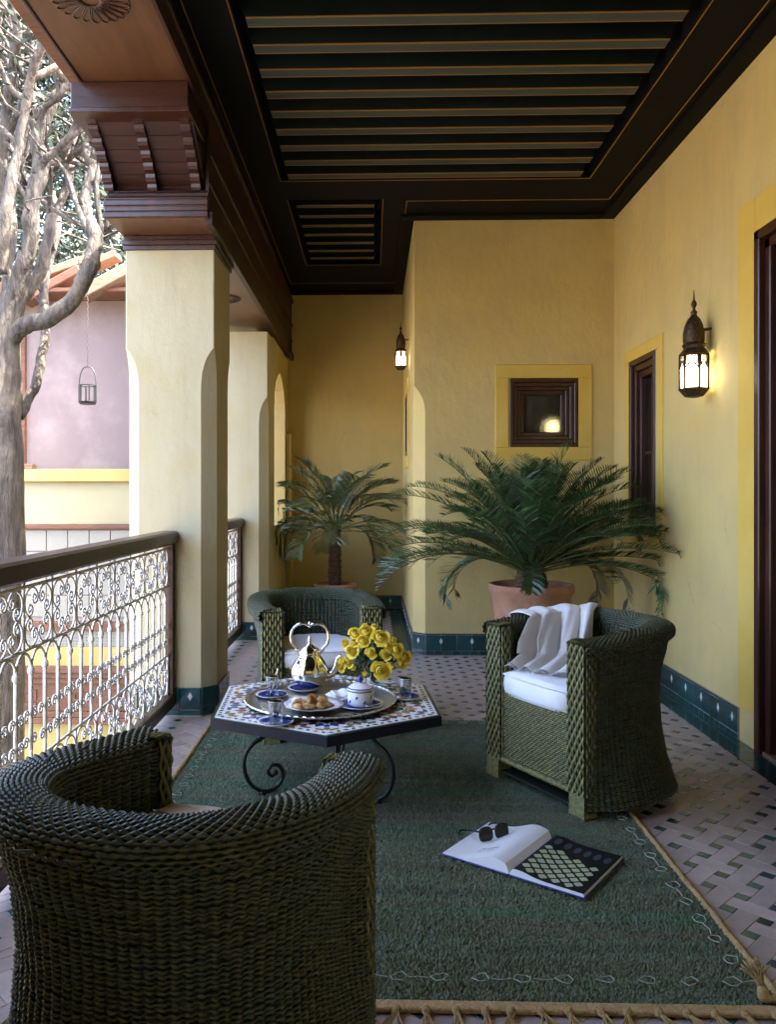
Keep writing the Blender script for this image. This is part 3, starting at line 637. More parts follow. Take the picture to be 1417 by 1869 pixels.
mb = MB(); mb.tube([(0, 0, 0.40), (0, 0, 0.70)], 0.0075, 8); mb.lathe([(0.0075, -0.012), (0.012, -0.006), (0.012, 0.006), (0.0075, 0.012)], 8, (0, 0, 0.66))
mb.tube([(0, 0, 0.35), (0, 0, 0.41)], 0.0065, 8)
me_bal = mb.mesh('baluster', True); setmat(me_bal, 'iron_paint')
mb = MB(); mb.tube([(0, -PW / 4 + PW / 4 * math.cos(a) + PW / 4, 0.665 + 0.062 * math.sin(a)) for a in np.linspace(0, math.pi, 13)], 0.0055, 6); me_arch = mb.mesh('arch_bar', True); setmat(me_arch, 'iron_paint')
mb = MB()
for s in (-1, 1):
    P = [(0, s * (0.012 + p), q) for p, q in [(0.0, 0.0)] + spiral((0.021, 0.0), math.pi, 1.6, 0.021, 0.004, -1, 20)]
    mb.tube(P, 0.0036, 5)
me_s = mb.mesh('scroll_band', True); setmat(me_s, 'iron_paint')
def balustrade(label, y0, y1):
    t = thing('balustrade', label, 'balustrade', (-1.135, y1, 0), 0, 'balustrades between the columns'); L = y1 - y0
    MB().bbox(-0.05, 0.05, -L, 0, 0.968, 1.04, 0.010).build('handrail', 'wood_rail', t, angle=30)
    MB().bbox(-0.032, 0.032, -L, 0, 0.06, 0.135, 0.006).build('bottom_rail', 'wood_rail', t)
    MB().bbox(-0.030, 0.030, -0.045, 0, 0.135, 0.968, 0.004).build('end_post', 'wood_rail', t)
    if y0 > 0: MB().bbox(-0.030, 0.030, -L, -L + 0.045, 0.135, 0.968, 0.004).build('end_post', 'wood_rail', t)
    for z in (0.943, 0.735, 0.352): MB().tube([(0, -L + .01, z), (0, -0.01, z)], 0.006, 6).build('iron_rail', 'iron_paint', t, smooth=True)
    n = int((L - 0.06) / PW)
    for k in range(n + 1):
        y = -0.05 - PW * k
        if k: MB().tube([(0, y, 0.735), (0, y, 0.968)], 0.006, 6).build('panel_bar', 'iron_paint', t, smooth=True)
        MB().tube([(0, y - 0.001, 0.135), (0, y - 0.001, 0.352)], 0.006, 6).build('panel_bar', 'iron_paint', t, smooth=True)
        if k == n: break
        obj('scroll_panel', me_scroll, None, t, (0, y - PW / 2, 0.839)); obj('scroll_panel', me_scroll, None, t, (0, y - PW / 2, 0.243))
        for h in (0.25, 0.75):
            yy = y - PW * h
            obj('baluster', me_bal, None, t, (0, yy, 0)); obj('arch_bar', me_arch, None, t, (0, yy - PW / 4, 0))
            for z in (0.513, 0.428): obj('scroll_band', me_s, None, t, (0.004 * random.uniform(-1, 1), yy, z + random.uniform(-.003, .003)))
    return t
balustrade('near balustrade of scrolled pale iron under a brown wooden handrail', 1.52, 4.573)
balustrade('far balustrade of pale iron glimpsed between the two columns', 5.073, 6.91)

# ------------------------------------------------------------------ courtyard: opposite wing
def at(px, py, Y):
    """point on the plane y = Y seen at photo position (px, py)"""
    a = (px - 641) / 1500; b = (900 - py) / 1500; c, s = math.cos(R(-1.5)), math.sin(R(-1.5))
    d = (a * c + s, -a * s + c, b); t = Y / d[1]
    return np.array((t * d[0], Y, 1.25 + t * d[2]))
CY = 11.0
cw = thing('courtyard_wing', 'pink and yellow plastered wing across the courtyard with tiled parapet', 'building')
MB().box(-11, 1.5, CY, CY + 0.3, 1.57, 3.84).build('pink_plaster', 'pink_wall', cw)
MB().bbox(-11, 1.5, CY - 0.28, CY + 0.02, 1.40, 1.568, 0.01).build('yellow_ledge', 'court_yellow', cw)
MB().box(-11, 1.5, CY - 0.2, CY + 0.3, 0.84, 1.398).build('cream_band', 'court_cream', cw)
MB().bbox(-11, 1.5, CY - 0.26, CY + 0.1, 0.775, 0.838, 0.008).build('wooden_rail', 'wood_brown', cw)
MB().box(-11, 1.5, CY - 0.19, CY + 0.3, -0.45, 0.773).build('parapet', 'grout', cw)
def pale_zellige():
    m = bpy.data.materials.new('pale_zellige'); m.use_nodes = True; n = m.node_tree.nodes; l = m.node_tree.links; b = n['Principled BSDF']; b.inputs['Roughness'].default_value = 0.3
    tc = n.new('ShaderNodeTexCoord'); mp = n.new('ShaderNodeMapping'); mp.inputs['Scale'].default_value = (14, 14, 14); l.new(tc.outputs['Object'], mp.inputs[0])
    vo = n.new('ShaderNodeTexVoronoi'); vo.feature = 'F1'; vo.inputs['Scale'].default_value = 1.6; vo.inputs['Randomness'].default_value = 0.15; l.new(mp.outputs[0], vo.inputs['Vector'])
    cr_ = n.new('ShaderNodeValToRGB'); e = cr_.color_ramp.elements; e[0].position = 0.22; e[0].color = (0.07, 0.11, 0.12, 1); e[1].position = 0.34; e[1].color = (0.24, 0.23, 0.195, 1)
    l.new(vo.outputs['Distance'], cr_.inputs[0]); l.new(cr_.outputs[0], b.inputs['Base Color']); return m
M['pale_zellige'] = pale_zellige()
pm = MB().bbox(-0.138, 0.138, -0.02, 0, -0.138, 0.138, 0.004).mesh('parapet_tile'); setmat(pm, 'pale_zellige')
for i in range(13):
    for j in range(4): obj('parapet_tile', pm, None, cw, (-5.9 + 0.286 * i, CY - 0.192, 0.62 - 0.29 * j))
MB().bbox(-11, 1.5, CY - 0.27, CY, -0.57, -0.452, 0.008).build('wooden_rail', 'wood_brown', cw)
MB().box(-11, 1.5, CY - 0.20, CY, -0.78, -0.572).build('tile_band', 'pale_zellige', cw)
MB().box(-11, 1.5, CY - 0.24, CY + 0.3, -1.03, -0.782).build('yellow_fascia', 'court_yellow', cw)
for k, (z0, z1, g) in enumerate(((-1.12, -1.032, 0.30), (-1.19, -1.122, 0.27), (-1.27, -1.192, 0.24), (-1.64, -1.272, 0.20), (-1.72, -1.642, 0.23), (-1.80, -1.722, 0.26))):
    MB().bbox(-11, 1.5, CY - g, CY + 0.2, z0, z1, 0.006).build('carved_board', 'wood_brown', cw)
for i in range(14):
    x = -5.9 + 0.62 * i; mb = MB()
    for (a, b, c, d) in ((0, .2, 0, .03), (0, .03, .03, .2), (.03, .2, .17, .2), (.17, .2, .06, .17), (.07, .17, .06, .09), (.07, .1, .09, .14)): mb.box(x + a, x + b, CY - 0.222, CY - 0.198, -1.56 + c, -1.56 + d)
    mb.build('fret_carving', 'wood_brown', cw)
MB().box(-11, 1.5, CY - 0.1, CY + 0.3, -3.4, -1.802).build('lower_wall', 'court_yellow', cw)
MB().box(-2.85, -1.55, 9.9, CY - 0.3, -3.4, 3.9).build('pier', 'court_cream', cw)
MB().box(-1.54, 1.4, 10.3, 10.45, -3.4, 1.95).build('side_wall', 'court_yellow', cw)
MB().bbox(-11, 1.5, CY - 0.5, CY + 0.1, 3.845, 3.90, 0.008).build('eaves_board', 'wood_brown', cw)
win = MB().bbox(-4.79, -4.68, CY - 0.06, CY + 0.02, 1.58, 3.45, 0.01).build('window_jamb', 'wood_brown', cw)
MB().bbox(-4.95, -4.55, CY - 0.12, CY + 0.02, 1.57, 1.64, 0.01).build('window_sill', 'timber_raw', cw)
MB().box(-6.2, -4.80, CY - 0.02, CY + 0.01, 1.65, 3.40).build('shutter', 'wood_brown', cw)
# rough timbers of the roof above the pink wall
for k, (x0, y0, x1, y1, Y, w, m) in enumerate(((30, 522, 180, 470, 10.75, .10, 'timber_raw'), (45, 552, 150, 494, 10.6, .11, 'wood_brown'), (140, 500, 215, 466, 10.8, .09, 'timber_raw'), (150, 540, 262, 480, 10.5, .15, 'timber_raw'), (190, 522, 262, 512, 10.7, .06, 'timber_raw'), (-60, 560, 60, 505, 10.6, .12, 'wood_brown'), (200, 536, 262, 506, 11.2, .16, 'wood_brown'))):
    a, b = at(x0, y0, Y), at(x1, y1, Y); L = np.linalg.norm(b - a); an = math.atan2(b[2] - a[2], b[0] - a[0])
    mtx = Matrix.Translation(Vector(a)) @ Matrix.Rotation(-an, 4, 'Y')
    MB().bbox(0, L, -0.12, 0.16, -w / 2, w / 2, 0.012, mtx).build('roof_timber', m, cw)
MB().add([(-11, 11.1, 3.9), (1.5, 11.1, 3.9), (1.5, 14.5, 4.9), (-11, 14.5, 4.9), (-11, 11.1, 3.8), (1.5, 11.1, 3.8), (1.5, 14.5, 4.8), (-11, 14.5, 4.8)], [(0, 1, 2, 3), (7, 6, 5, 4), (0, 4, 5, 1), (2, 6, 7, 3), (1, 5, 6, 2), (0, 3, 7, 4)]).build('roof', 'wood_brown', cw)

# hanging lantern over the courtyard
hl = thing('hanging_lantern', 'small open metal lantern on a chain in front of the pink wall', 'lantern', tuple(at(160, 738, 9.6)))
mb = MB(); mb.lathe([(0.02, 0), (0.09, 0.0), (0.105, 0.03), (0.098, 0.03), (0.085, 0.012)], 16); mb.build('base', 'iron_black', hl, angle=30)
for k in range(6):
    a = k * math.pi / 3; MB().tube([(0.1 * math.cos(a), 0.1 * math.sin(a), 0.02), (0.1 * math.cos(a), 0.1 * math.sin(a), 0.22)], 0.010, 5).build('bar', 'iron_black', hl)
MB().tube([(0.1 * math.cos(a), 0.1 * math.sin(a), 0.22) for a in np.linspace(0, 2 * math.pi, 20, endpoint=False)], 0.007, 5, closed=True).build('ring', 'iron_black', hl)
MB().tube([(0.1 * math.copysign(abs(math.cos(a)) ** .7, math.cos(a)) , 0, 0.22 + 0.22 * math.sin(a) ** 1.0) for a in np.linspace(0, math.pi, 16)], 0.006, 5).build('hoop', 'iron_black', hl)
ch = MB()
for k in range(32):
    z = 0.455 + k * 0.036; P = [((0.008 * math.cos(a)) * (k % 2), (0.008 * math.cos(a)) * (1 - k % 2), z + 0.024 * math.sin(a)) for a in np.linspace(0, 2 * math.pi, 10, endpoint=False)]
    ch.tube(P, 0.0022, 4, closed=True)
tag(ch.build('chain', 'iron_black', hl), kind='stuff')

# ------------------------------------------------------------------ trees
def limb(pts, r0, r1, n=None, wob=0.012, k=9):
    P = np.array([at(x, y, Y) for x, y, Y in pts]); n = n or max(10, 6 * len(pts)); C = cr(P, n)
    lowf = np.convolve(RNG.standard_normal(n + 8), np.ones(5) / 5, 'same')[4:-4]; rr = np.linspace(r0, r1, n) * (.88 + 0.16 * lowf); C[1:-1] += np.stack([np.convolve(RNG.normal(0, wob, n + 4), np.ones(3) / 3, 'valid')[:n - 2] for _ in range(3)], 1)
    return MB().tube(C, rr, k), C
def leaf_cloud(mb, centres, per, spread, size, rng):
    V = []; 
    for c in centres:
        p = c + rng.normal(0, 1, (per, 3)) * spread
        d = rng.normal(0, 1, (per, 3)); d /= np.linalg.norm(d, axis=1)[:, None]; e = rng.normal(0, 1, (per, 3)); e = np.cross(d, e); e /= np.linalg.norm(e, axis=1)[:, None] + 1e-9
        s = size * rng.uniform(.6, 1.5, (per, 1))
        V.append(np.stack([p - d * s, p + e * s * .35, p + d * s, p - e * s * .35], 1).reshape(-1, 3))
    V = np.concatenate(V); n = len(V) // 4
    mb.add(V, np.arange(4 * n).reshape(n, 4)); return mb
tr = thing('courtyard_tree', 'old grey tree with bare twisting limbs left of the near column', 'tree')
b0 = at(7, 1400, 6.5)
P = np.array([(b0[0] - .05, 6.5, -3.42), (b0[0], 6.5, -2.0), at(5, 1300, 6.5), at(8, 1000, 6.5), at(5, 800, 6.5), at(8, 690, 6.5), at(14, 600, 6.5), at(30, 540, 6.47), at(48, 460, 6.42)])
C = cr(P, 46); C[3:-3] += RNG.normal(0, 0.006, (40, 3))
MB().tube(C, np.concatenate([np.linspace(.26, .17, 14), np.linspace(.17, .155, 22), np.linspace(.15, .06, 10)]) * (1 + .02 * RNG.standard_normal(46)), 14).build('trunk', 'bark', tr, smooth=True)
LIMBS = [([(2, 640, 6.5), (45, 598, 6.45), (105, 572, 6.4), (145, 528, 6.35), (166, 480, 6.3), (172, 435, 6.35), (160, 392, 6.4), (156, 352, 6.5), (166, 312, 6.6), (158, 262, 6.7), (172, 215, 6.8)], .10, .05),
    ([(158, 410, 6.4), (143, 372, 6.5), (128, 335, 6.7), (122, 290, 6.9), (135, 240, 7.0)], .05, .03),
    ([(14, 600, 6.5), (34, 520, 6.45), (52, 445, 6.4), (60, 380, 6.4), (74, 310, 6.45), (70, 250, 6.5), (90, 200, 6.6), (120, 150, 6.7), (150, 90, 6.9)], .11, .05),
    ([(6, 620, 6.6), (14, 500, 6.7), (24, 420, 6.8), (18, 350, 6.9), (40, 280, 7.0), (55, 180, 7.1), (62, 90, 7.2), (52, -10, 7.3)], .075, .035),
    ([(26, 560, 6.5), (66, 505, 6.6), (86, 445, 6.7), (100, 390, 6.8), (122, 338, 6.9), (136, 270, 7.0), (150, 215, 7.1), (180, 150, 7.2)], .075, .035),
    ([(64, 318, 6.4), (95, 277, 6.35), (130, 250, 6.3), (158, 216, 6.3), (190, 160, 6.3)], .045, .03),
    ([(66, 260, 6.5), (80, 208, 6.45), (112, 176, 6.4), (132, 130, 6.4), (160, 60, 6.3)], .045, .028),
    ([(0, 500, 6.3), (10, 380, 6.2), (30, 300, 6.2), (45, 205, 6.2), (62, 120, 6.1), (100, 40, 6.0), (120, -40, 6.0)], .07, .03),
    ([(34, 762, 6.6), (62, 706, 6.75), (80, 645, 6.9), (86, 590, 7.0), (80, 520, 7.1), (92, 470, 7.2), (104, 415, 7.3), (96, 350, 7.4)], .065, .04),
    ([(-10, 420, 6.6), (8, 250, 6.6), (18, 150, 6.5), (30, 80, 6.4), (22, -20, 6.3)], .08, .045),
    ([(70, 250, 6.5), (52, 210, 6.5), (36, 170, 6.6), (14, 110, 6.7), (-20, 60, 6.7)], .04, .025),
    ([(100, 390, 6.8), (60, 350, 6.9), (20, 330, 7.0), (-20, 290, 7.0)], .035, .02),
    ([(74, 310, 6.5), (110, 290, 6.7), (145, 300, 6.9), (175, 280, 7.0)], .035, .02),
    ([(166, 480, 6.3), (185, 440, 6.5), (196, 400, 6.7), (210, 360, 6.9)], .03, .015)]
ends = []
for pts, r0, r1 in LIMBS:
    mb, C = limb(pts, r0 * .84, r1 * .78); mb.build('limb', 'bark', tr, smooth=True); ends.append(C)
rng = np.random.default_rng(3)
for q in range(48):
    C = ends[rng.integers(len(LIMBS))]; p = C[rng.integers(len(C) // 3, len(C) - 1)]; d = rng.normal(0, 1, 3) * (1, .8, .6) + (0, 0, 1.0); d /= np.linalg.norm(d); L = rng.uniform(.6, 1.5)
    K_ = cr([p, p + d * L * .35 + rng.normal(0, .04, 3), p + d * L * .7 + rng.normal(0, .05, 3) + (0, 0, .06), p + d * L + rng.normal(0, .06, 3) + (0, 0, .14)], 16); MB().tube(K_, np.linspace(rng.uniform(.018, .034), .008, 16), 7).build('limb', 'bark', tr, smooth=True); ends.append(K_)
tw = MB(); tips = []
for q in range(230):
    C = ends[rng.integers(len(ends))]; p = C[rng.integers(len(C) // 3, len(C))]; d = rng.normal(0, 1, 3); d[2] = abs(d[2]) * .8 + .1; d /= np.linalg.norm(d); L = rng.uniform(.25, .8)
    P = cr([p, p + d * L * .5 + rng.normal(0, .04, 3), p + d * L + rng.normal(0, .08, 3)], 7); tw.tube(P, np.linspace(.014, .004, 7), 4); tips.append(P[-1])
tag(tw.build('twigs', 'bark', tr), kind='stuff')
lc = MB(); cs = [t for t in tips if rng.random() < .22 and t[2] > 4.2]
for q in range(90): cs.append(np.array((rng.uniform(-5.5, -2.2), rng.uniform(4.8, 9.0), rng.uniform(6.6, 10.0))))
leaf_cloud(lc, cs, 60, 0.18, 0.032, rng); tag(lc.build('crown', 'leaf_dark', tr), kind='stuff')
def far_tree(label, x, y, h, rad, seed, n=70):
    rg = np.random.default_rng(seed); t = thing('background_tree', label, 'tree', (x, y, -3.4), 0, 'dark trees beyond the courtyard roof')
    P = cr([(0, 0, 0), (.1, .1, h * .35), (-.1, 0, h * .7), (0, .1, h)], 14); MB().tube(P, np.linspace(.22, .05, 14), 8).build('trunk', 'bark', t, smooth=True)
    cc = []; 
    for k in range(n):
        z = rg.uniform(h * .45, h * 1.02); r = rad * (1.12 - z / h) * 1.5 + .35; a = rg.uniform(0, 6.28); rr = r * math.sqrt(rg.uniform(.05, 1)); c = np.array((rr * math.cos(a), rr * math.sin(a), z)); cc.append(c)
        if k % 3 == 0: MB().tube(cr([(0, 0, z - .5), c * (.5, .5, 1) - (0, 0, .2), c], 6), np.linspace(.05, .015, 6), 5).build('branch', 'bark', t, smooth=True)
    tag(leaf_cloud(MB(), cc, 170, (.36, .36, .24), .07, rg).build('crown', 'leaf_dark', t), kind='stuff')
far_tree('dark evergreen beyond the roof, behind the grey tree', -7.0, 16.5, 17.0, 2.6, 11, 210)
far_tree('dark evergreen beyond the roof, next to the carved bracket', -4.9, 15.5, 15.5, 2.4, 12, 210)
far_tree('dark evergreen beyond the roof at the left edge', -9.6, 18.0, 18.0, 2.6, 13, 170)

# ------------------------------------------------------------------ rug
rug = thing('rug', 'large green banded wool rug with tan edge and pale stitched border', 'rug')
x0, x1, y0, y1 = RUG
MB().bbox(x0 + .01, x1 - .01, y0 + .006, y1 - .006, 0.0015, 0.0045, 0.001).build('backing', 'cord_tan', rug)
nx, ny = 250, 340
gx, gy = np.meshgrid(np.linspace(x0 + .022, x1 - .022, nx), np.linspace(y0 + .03, y1 - .022, ny), indexing='ij')
jx = gx + RNG.normal(0, .0022, gx.shape); jy = gy + RNG.normal(0, .0022, gx.shape); und = 0.0012 * np.sin(gx * 7 + 1.3 * np.sin(gy * 3)) + 0.0010 * np.sin(gy * 9 + gx * 4)
tz = 0.0155 + und + RNG.normal(0, .0014, gx.shape)
mb = MB(); bx_, by_ = np.meshgrid(np.linspace(x0 + .014, x1 - .014, 40), np.linspace(y0 + .018, y1 - .014, 50), indexing='ij'); mb.grid(np.stack([bx_, by_, np.full_like(bx_, .0075)], -1))
# one small tuft per knot
n = nx * ny; P = np.stack([jx, jy, tz], -1).reshape(-1, 3); a = RNG.uniform(0, 6.28, n); r = .0060
tv = np.stack([P + np.stack([r * np.cos(a + k * 2.0944), r * np.sin(a + k * 2.0944), np.full(n, -.007)], 1) for k in range(3)] + [P + RNG.normal(0, .0022, (n, 3)) * (1, 1, .4)], 1)
i = np.arange(n)[:, None] * 4; tf = np.concatenate([i + np.array([[0, 1, 3]]), i + np.array([[1, 2, 3]]), i + np.array([[2, 0, 3]])])
k0 = mb.n; mb.V.append(tv.reshape(-1, 3)); mb.F += (tf + k0).tolist(); mb.n += len(tv) * 4
tag(mb.build('pile', 'rug', rug, smooth=True), kind='stuff')
for sx, nm in ((x0, 1), (x1, -1)):
    C = np.stack([np.full(120, sx + nm * .010) + RNG.normal(0, .0015, 120), np.linspace(y0, y1, 120), np.full(120, .011)], 1); MB().tube(C, .011, 7).build('side_cord', 'cord_tan', rug, smooth=True)
MB().bbox(x0, x1, y0 - .012, y0 + .026, .003, .015, .003).build('end_band', 'cord_tan', rug)
# pale stitched diamonds
st = MB()
def stitch(p, ax):
    for k in range(int(round(p[2] / .105))):
        c = p[3] + k * .105 + .05
        dia = [(-.022, 0), (-.006, .016), (.012, .017), (.024, 0), (.010, -.016), (-.008, -.015)]
        pl = [(c + u + random.gauss(0, .0025), p[0] + w + random.gauss(0, .0025)) for u, w in dia]; ln = [(c + .026, p[0]), (c + .05 + random.gauss(0, .003), p[0] + random.gauss(0, .005)), (c + .078, p[0])]
        f = (lambda q: (q[0], q[1], .0205 + random.gauss(0, .001))) if ax == 'x' else (lambda q: (q[1], q[0], .0205 + random.gauss(0, .001)))
        if random.random() < .93: st.tube([f(q) for q in pl], .0014, 4, closed=True)
        if random.random() < .5: st.tube([f(q) for q in ln], .0013, 4)
stitch((y0 + .11, 0, x1 - x0 - .12, x0 + .05), 'x'); stitch((x1 - .065, 0, y1 - y0 - .1, y0 + .05), 'y'); stitch((x0 + .075, 0, y1 - y0 - .1, y0 + .05), 'y'); stitch((y1 - .09, 0, x1 - x0 - .12, x0 + .05), 'x')
tag(st.build('border_stitching', 'yarn_white', rug), kind='stuff')
def tassel(x, y, L, rz, z=0.012):
    mb = MB(); mb.lathe([(.006, 0), (.011, .006), (.010, .016), (.005, .02)], 7, (0, 0, 0)); V = mb.V[0].copy(); mb.V[0] = np.stack([V[:, 0], -V[:, 2], V[:, 1] + .010], 1)
    for k in range(9):
        a = random.gauss(0, .22); mb.tube(cr([(random.gauss(0, .004), -.015, .012), (L * .5 * math.sin(a), -.015 - L * .5, .008 + random.random() * .006), (L * math.sin(a * 1.3), -.015 - L, .005)], 6), .0026, 4)
    o = mb.build('tassel', 'cord_tan', rug, True, (x, y, z - .008), rz); return o
for k in range(27): tassel(x0 + .035 + k * .069 + random.gauss(0, .004), y0 - .004, .055 + random.random() * .02, random.gauss(0, .15))
ct = MB(); ct.lathe([(.010, 0), (.016, .010), (.014, .026), (.009, .034)], 9)
for k in range(34):
    a = random.uniform(0, 6.28); sp_ = random.uniform(.0, .032); L_ = random.uniform(.045, .075); dx_, dy_ = sp_ * math.cos(a), sp_ * math.sin(a)
    ct.tube(cr([(.004 * math.cos(a), .004 * math.sin(a), .028), (dx_ * .5, dy_ * .5, .03 + L_ * .5), (dx_ * 1.3, dy_ * 1.3, .03 + L_ * .85)], 6), .0024, 4)
ct.tube(cr([(0, 0, .005), (.02, -.01, .006), (.045, -.03, .004)], 8), .009, 6)
o = ct.build('tassel', 'cord_tan', rug, True, (x1 - .055, y0 + .035, .016), .3); o.rotation_euler.x = R(-28)

# ------------------------------------------------------------------ wicker tub chairs
def strands(P, N, amp, hw, ht, pat=None):
    """rows of flattened strands over the surface points P (rows, samples) bulging by pattern along N"""
    Rn, Mn = P.shape[:2]
    if pat is None:
        i = np.arange(Mn)[None] + 2 * (np.arange(Rn)[:, None] % 2); pat = np.cos(i * math.pi / 2)
    C = P + N * (amp * pat)[..., None]
    T = np.gradient(C, axis=1); T /= np.linalg.norm(T, axis=2)[..., None] + 1e-9
    B = np.cross(N, T); B /= np.linalg.norm(B, axis=2)[..., None] + 1e-9
    w = hw * (0.82 + 0.18 * pat)[..., None]
    V = np.stack([C + B * w, C + N * ht, C - B * w, C - N * ht], 2)
    idx = np.arange(Rn * Mn * 4).reshape(Rn, Mn, 4); f = []
    for k in range(4):
        q = (k + 1) % 4; f.append(np.stack([idx[:, :-1, k], idx[:, 1:, k], idx[:, 1:, q], idx[:, :-1, q]], -1).reshape(-1, 4))
    return V.reshape(-1, 3), np.concatenate(f)
def twine(P, N):
    """paired strands that bulge over every stake, so the stakes read as upright ribs"""
    i = np.arange(P.shape[1]); r = np.arange(P.shape[0])[:, None]; P = P.copy(); P[..., 2] += .0030 * np.sin(i * math.pi / 2 + .5)[None] + np.apply_along_axis(lambda q: np.convolve(q, np.ones(9) / 9, 'same'), 1, RNG.normal(0, .0030, P.shape[:2]))
    pat = np.cos(i * math.pi / 2)[None] + 0 * r; return P, N, .0040, .0050, .0030, pat + .12 * RNG.standard_normal(pat.shape)
half = [(0.300, 0.0), (0.322, -.12), (0.332, -.26), (0.312, -.40), (0.245, -.515), (0.135, -.585), (0.0, -.605)]
PATH = np.array(half + [(-x, y) for x, y in reversed(half[:-1])])
def path(n, inset=0.0):
    C = cr(PATH, n); T = np.gradient(C, axis=0); T /= np.linalg.norm(T, axis=1)[:, None]
    Nn = np.stack([-T[:, 1], T[:, 0]], 1)
    if Nn[0][0] < 0: Nn = -Nn
    return C - Nn * np.asarray(inset).reshape(-1, 1) if np.size(inset) > 1 else C - Nn * inset, Nn
def rim_z(C): return 0.655 + 0.034 * sm(0.0, 0.5, -C[:, 1])
def surf(n, zfun, insfun, rows):
    C, Nn = path(n); w = sm(0.0, .16, -C[:, 1]); rz = rim_z(C); P = np.zeros((rows, n, 3)); ct, nt = path(n)
    for r in range(rows):
        t = r / (rows - 1); z = zfun(t, rz); ins = insfun(t, w)
        q = C - Nn * np.asarray(ins).reshape(-1, 1) if np.ndim(ins) else C - Nn * ins
        P[r, :, :2] = q; P[r, :, 2] = z
    N = np.zeros_like(P); N[..., 0] = Nn[None, :, 0]; N[..., 1] = Nn[None, :, 1]
    return P, N
def waist(t): return np.interp(t, [0, .05, .2, .4, .6, .78, .9, 1.0], [-.030, -.018, .012, .034, .042, .032, .012, .002])
chair_parts = []
def make_chair(label, loc, rz):
    ch = thing('wicker_armchair', label, 'armchair', loc, rz, 'dark green wicker tub armchairs')
    n = 265
    P, N = surf(n, lambda t, rz_: .035 + (rz_ - .06) * t, lambda t, w: waist(t) * w, 68)
    V, f = strands(*twine(P, N)); mb = MB(); mb.add(V, f)
    st_ = MB()
    o = mb.build('outer_weave', 'wicker', ch, True); chair_parts.append(o)
    b = MB(); b.grid((P - N * .0022)[::2, ::4]); b.build('outer_lining', 'wicker_dark', ch, True)
    for s in range(0, n, 18):
        pass
    n2 = 205
    P, N = surf(n2, lambda t, rz_: .34 + (rz_ - .36) * t, lambda t, w: .096 - .006 * w, 34)
    V, f = strands(*twine(P, -N)); mb = MB(); mb.add(V, f); mb.build('inner_weave', 'wicker', ch, True)
    b = MB(); b.grid((P + N * .0022)[::3, ::4]); b.build('inner_lining', 'wicker_dark', ch, True)
    # rolled rim
    prof = [(-.004, -.052), (-.016, -.045), (-.022, -.030), (-.020, -.014), (-.010, -.002), (.006, .005), (.022, .008), (.038, .009), (.054, .008), (.070, .005), (.084, -.001), (.094, -.012), (.098, -.026), (.098, -.040)]
    pr = np.array(prof); prof = [tuple(q) for q in cr(pr, 22)]; n3 = 281; C, Nn = path(n3); rz_ = rim_z(C) + .008; P = np.zeros((len(prof), n3, 3)); N = np.zeros_like(P)
    for k, (i_, dz) in enumerate(prof):
        P[k, :, :2] = C - Nn * i_; P[k, :, 2] = rz_ + dz
        p, q = prof[max(0, k - 1)], prof[min(len(prof) - 1, k + 1)]; tn = np.array((q[0] - p[0], q[1] - p[1])); tn /= np.linalg.norm(tn); no = (-tn[1], tn[0])
        N[k, :, 0] = -Nn[:, 0] * no[0]; N[k, :, 1] = -Nn[:, 1] * no[0]; N[k, :, 2] = no[1]
    V, f = strands(P, N, .0030, .0056, .0028); mb = MB(); mb.add(V, f); mb.build('rim', 'wicker', ch, True)
    b = MB(); b.grid(P - N * .0010); b.build('rim_core', 'wicker_dark', ch, True)
    # a few strand ends that have worked loose
    ls = MB()
    for k in range(16):
        a_ = RNG.integers(10, n3 - 10); b_ = RNG.integers(2, 20); p = P[b_, a_] + N[b_, a_] * .003; tg = P[b_, min(n3 - 1, a_ + 4)] - P[b_, a_]; tg /= np.linalg.norm(tg)
        ls.tube(cr([p, p + tg * .015 + N[b_, a_] * .004, p + tg * RNG.uniform(.022, .04) + N[b_, a_] * RNG.uniform(.008, .016) + RNG.normal(0, .003, 3)], 6), .0019, 5)
    tag(ls.build('loose_strands', 'wicker', ch, True), kind='stuff')
    # front posts, legs
    for s in (-1, 1):
        xa, xb = sorted((s * .302, s * .203)); post = MB(); post.box(xa + .0015, xb - .0015, -.05, -.0012, .085, .655); core = post.build('arm_post', 'wicker_dark', ch)
        rows = []; zz = np.linspace(.088, .656, 45)
        for k in range(7): rows.append(np.stack([np.full(45, xa + .009 + (xb - xa - .018) * k / 6), np.full(45, -.001), zz], 1))
        P = np.array(rows); N = np.zeros_like(P); N[..., 1] = 1; V, f = strands(P, N, .0045, .0078, .0042); mb = MB(); mb.add(V, f)
        for xx, nx_ in ((xa, -1), (xb, 1)):
            P = np.array([np.stack([np.full(45, xx + nx_ * .001), np.full(45, -.010 - .013 * k), zz], 1) for k in range(4)]); N = np.zeros_like(P); N[..., 0] = nx_; V, f = strands(P, N, .004, .0068, .0038); mb.add(V, f)
        top = np.array([np.stack([np.full(3, xa + .010 + (xb - xa - .020) * k / 6), np.array([-.06, -.02, .002]), np.array([.668, .668, .660])], 1) for k in range(7)]); N = np.zeros_like(top); N[..., 2] = 1; V, f = strands(top, N, 0, .0078, .004, np.zeros((7, 3))); mb.add(V, f)
        mb.build('post_weave', 'wicker_lit', core, True)
        lg = MB(); lx0, lx1 = sorted((s * .296, s * .222)); lg.box(lx0, lx1, -.062, -.004, 0.0, .09)
        for k in range(12):
            z = .006 + k * .0072; lg.tube([(lx0 - .002, -.064, z), (lx1 + .002, -.064, z), (lx1 + .002, -.002, z), (lx0 - .002, -.002, z)], .0042, 5, closed=True)
        lg.build('leg', 'wicker_lit', ch)
        lb = MB(); lb.box(s * .17 - .03, s * .17 + .03, -.45, -.39, 0.0, .09); lb.build('leg', 'wicker_dark', ch)
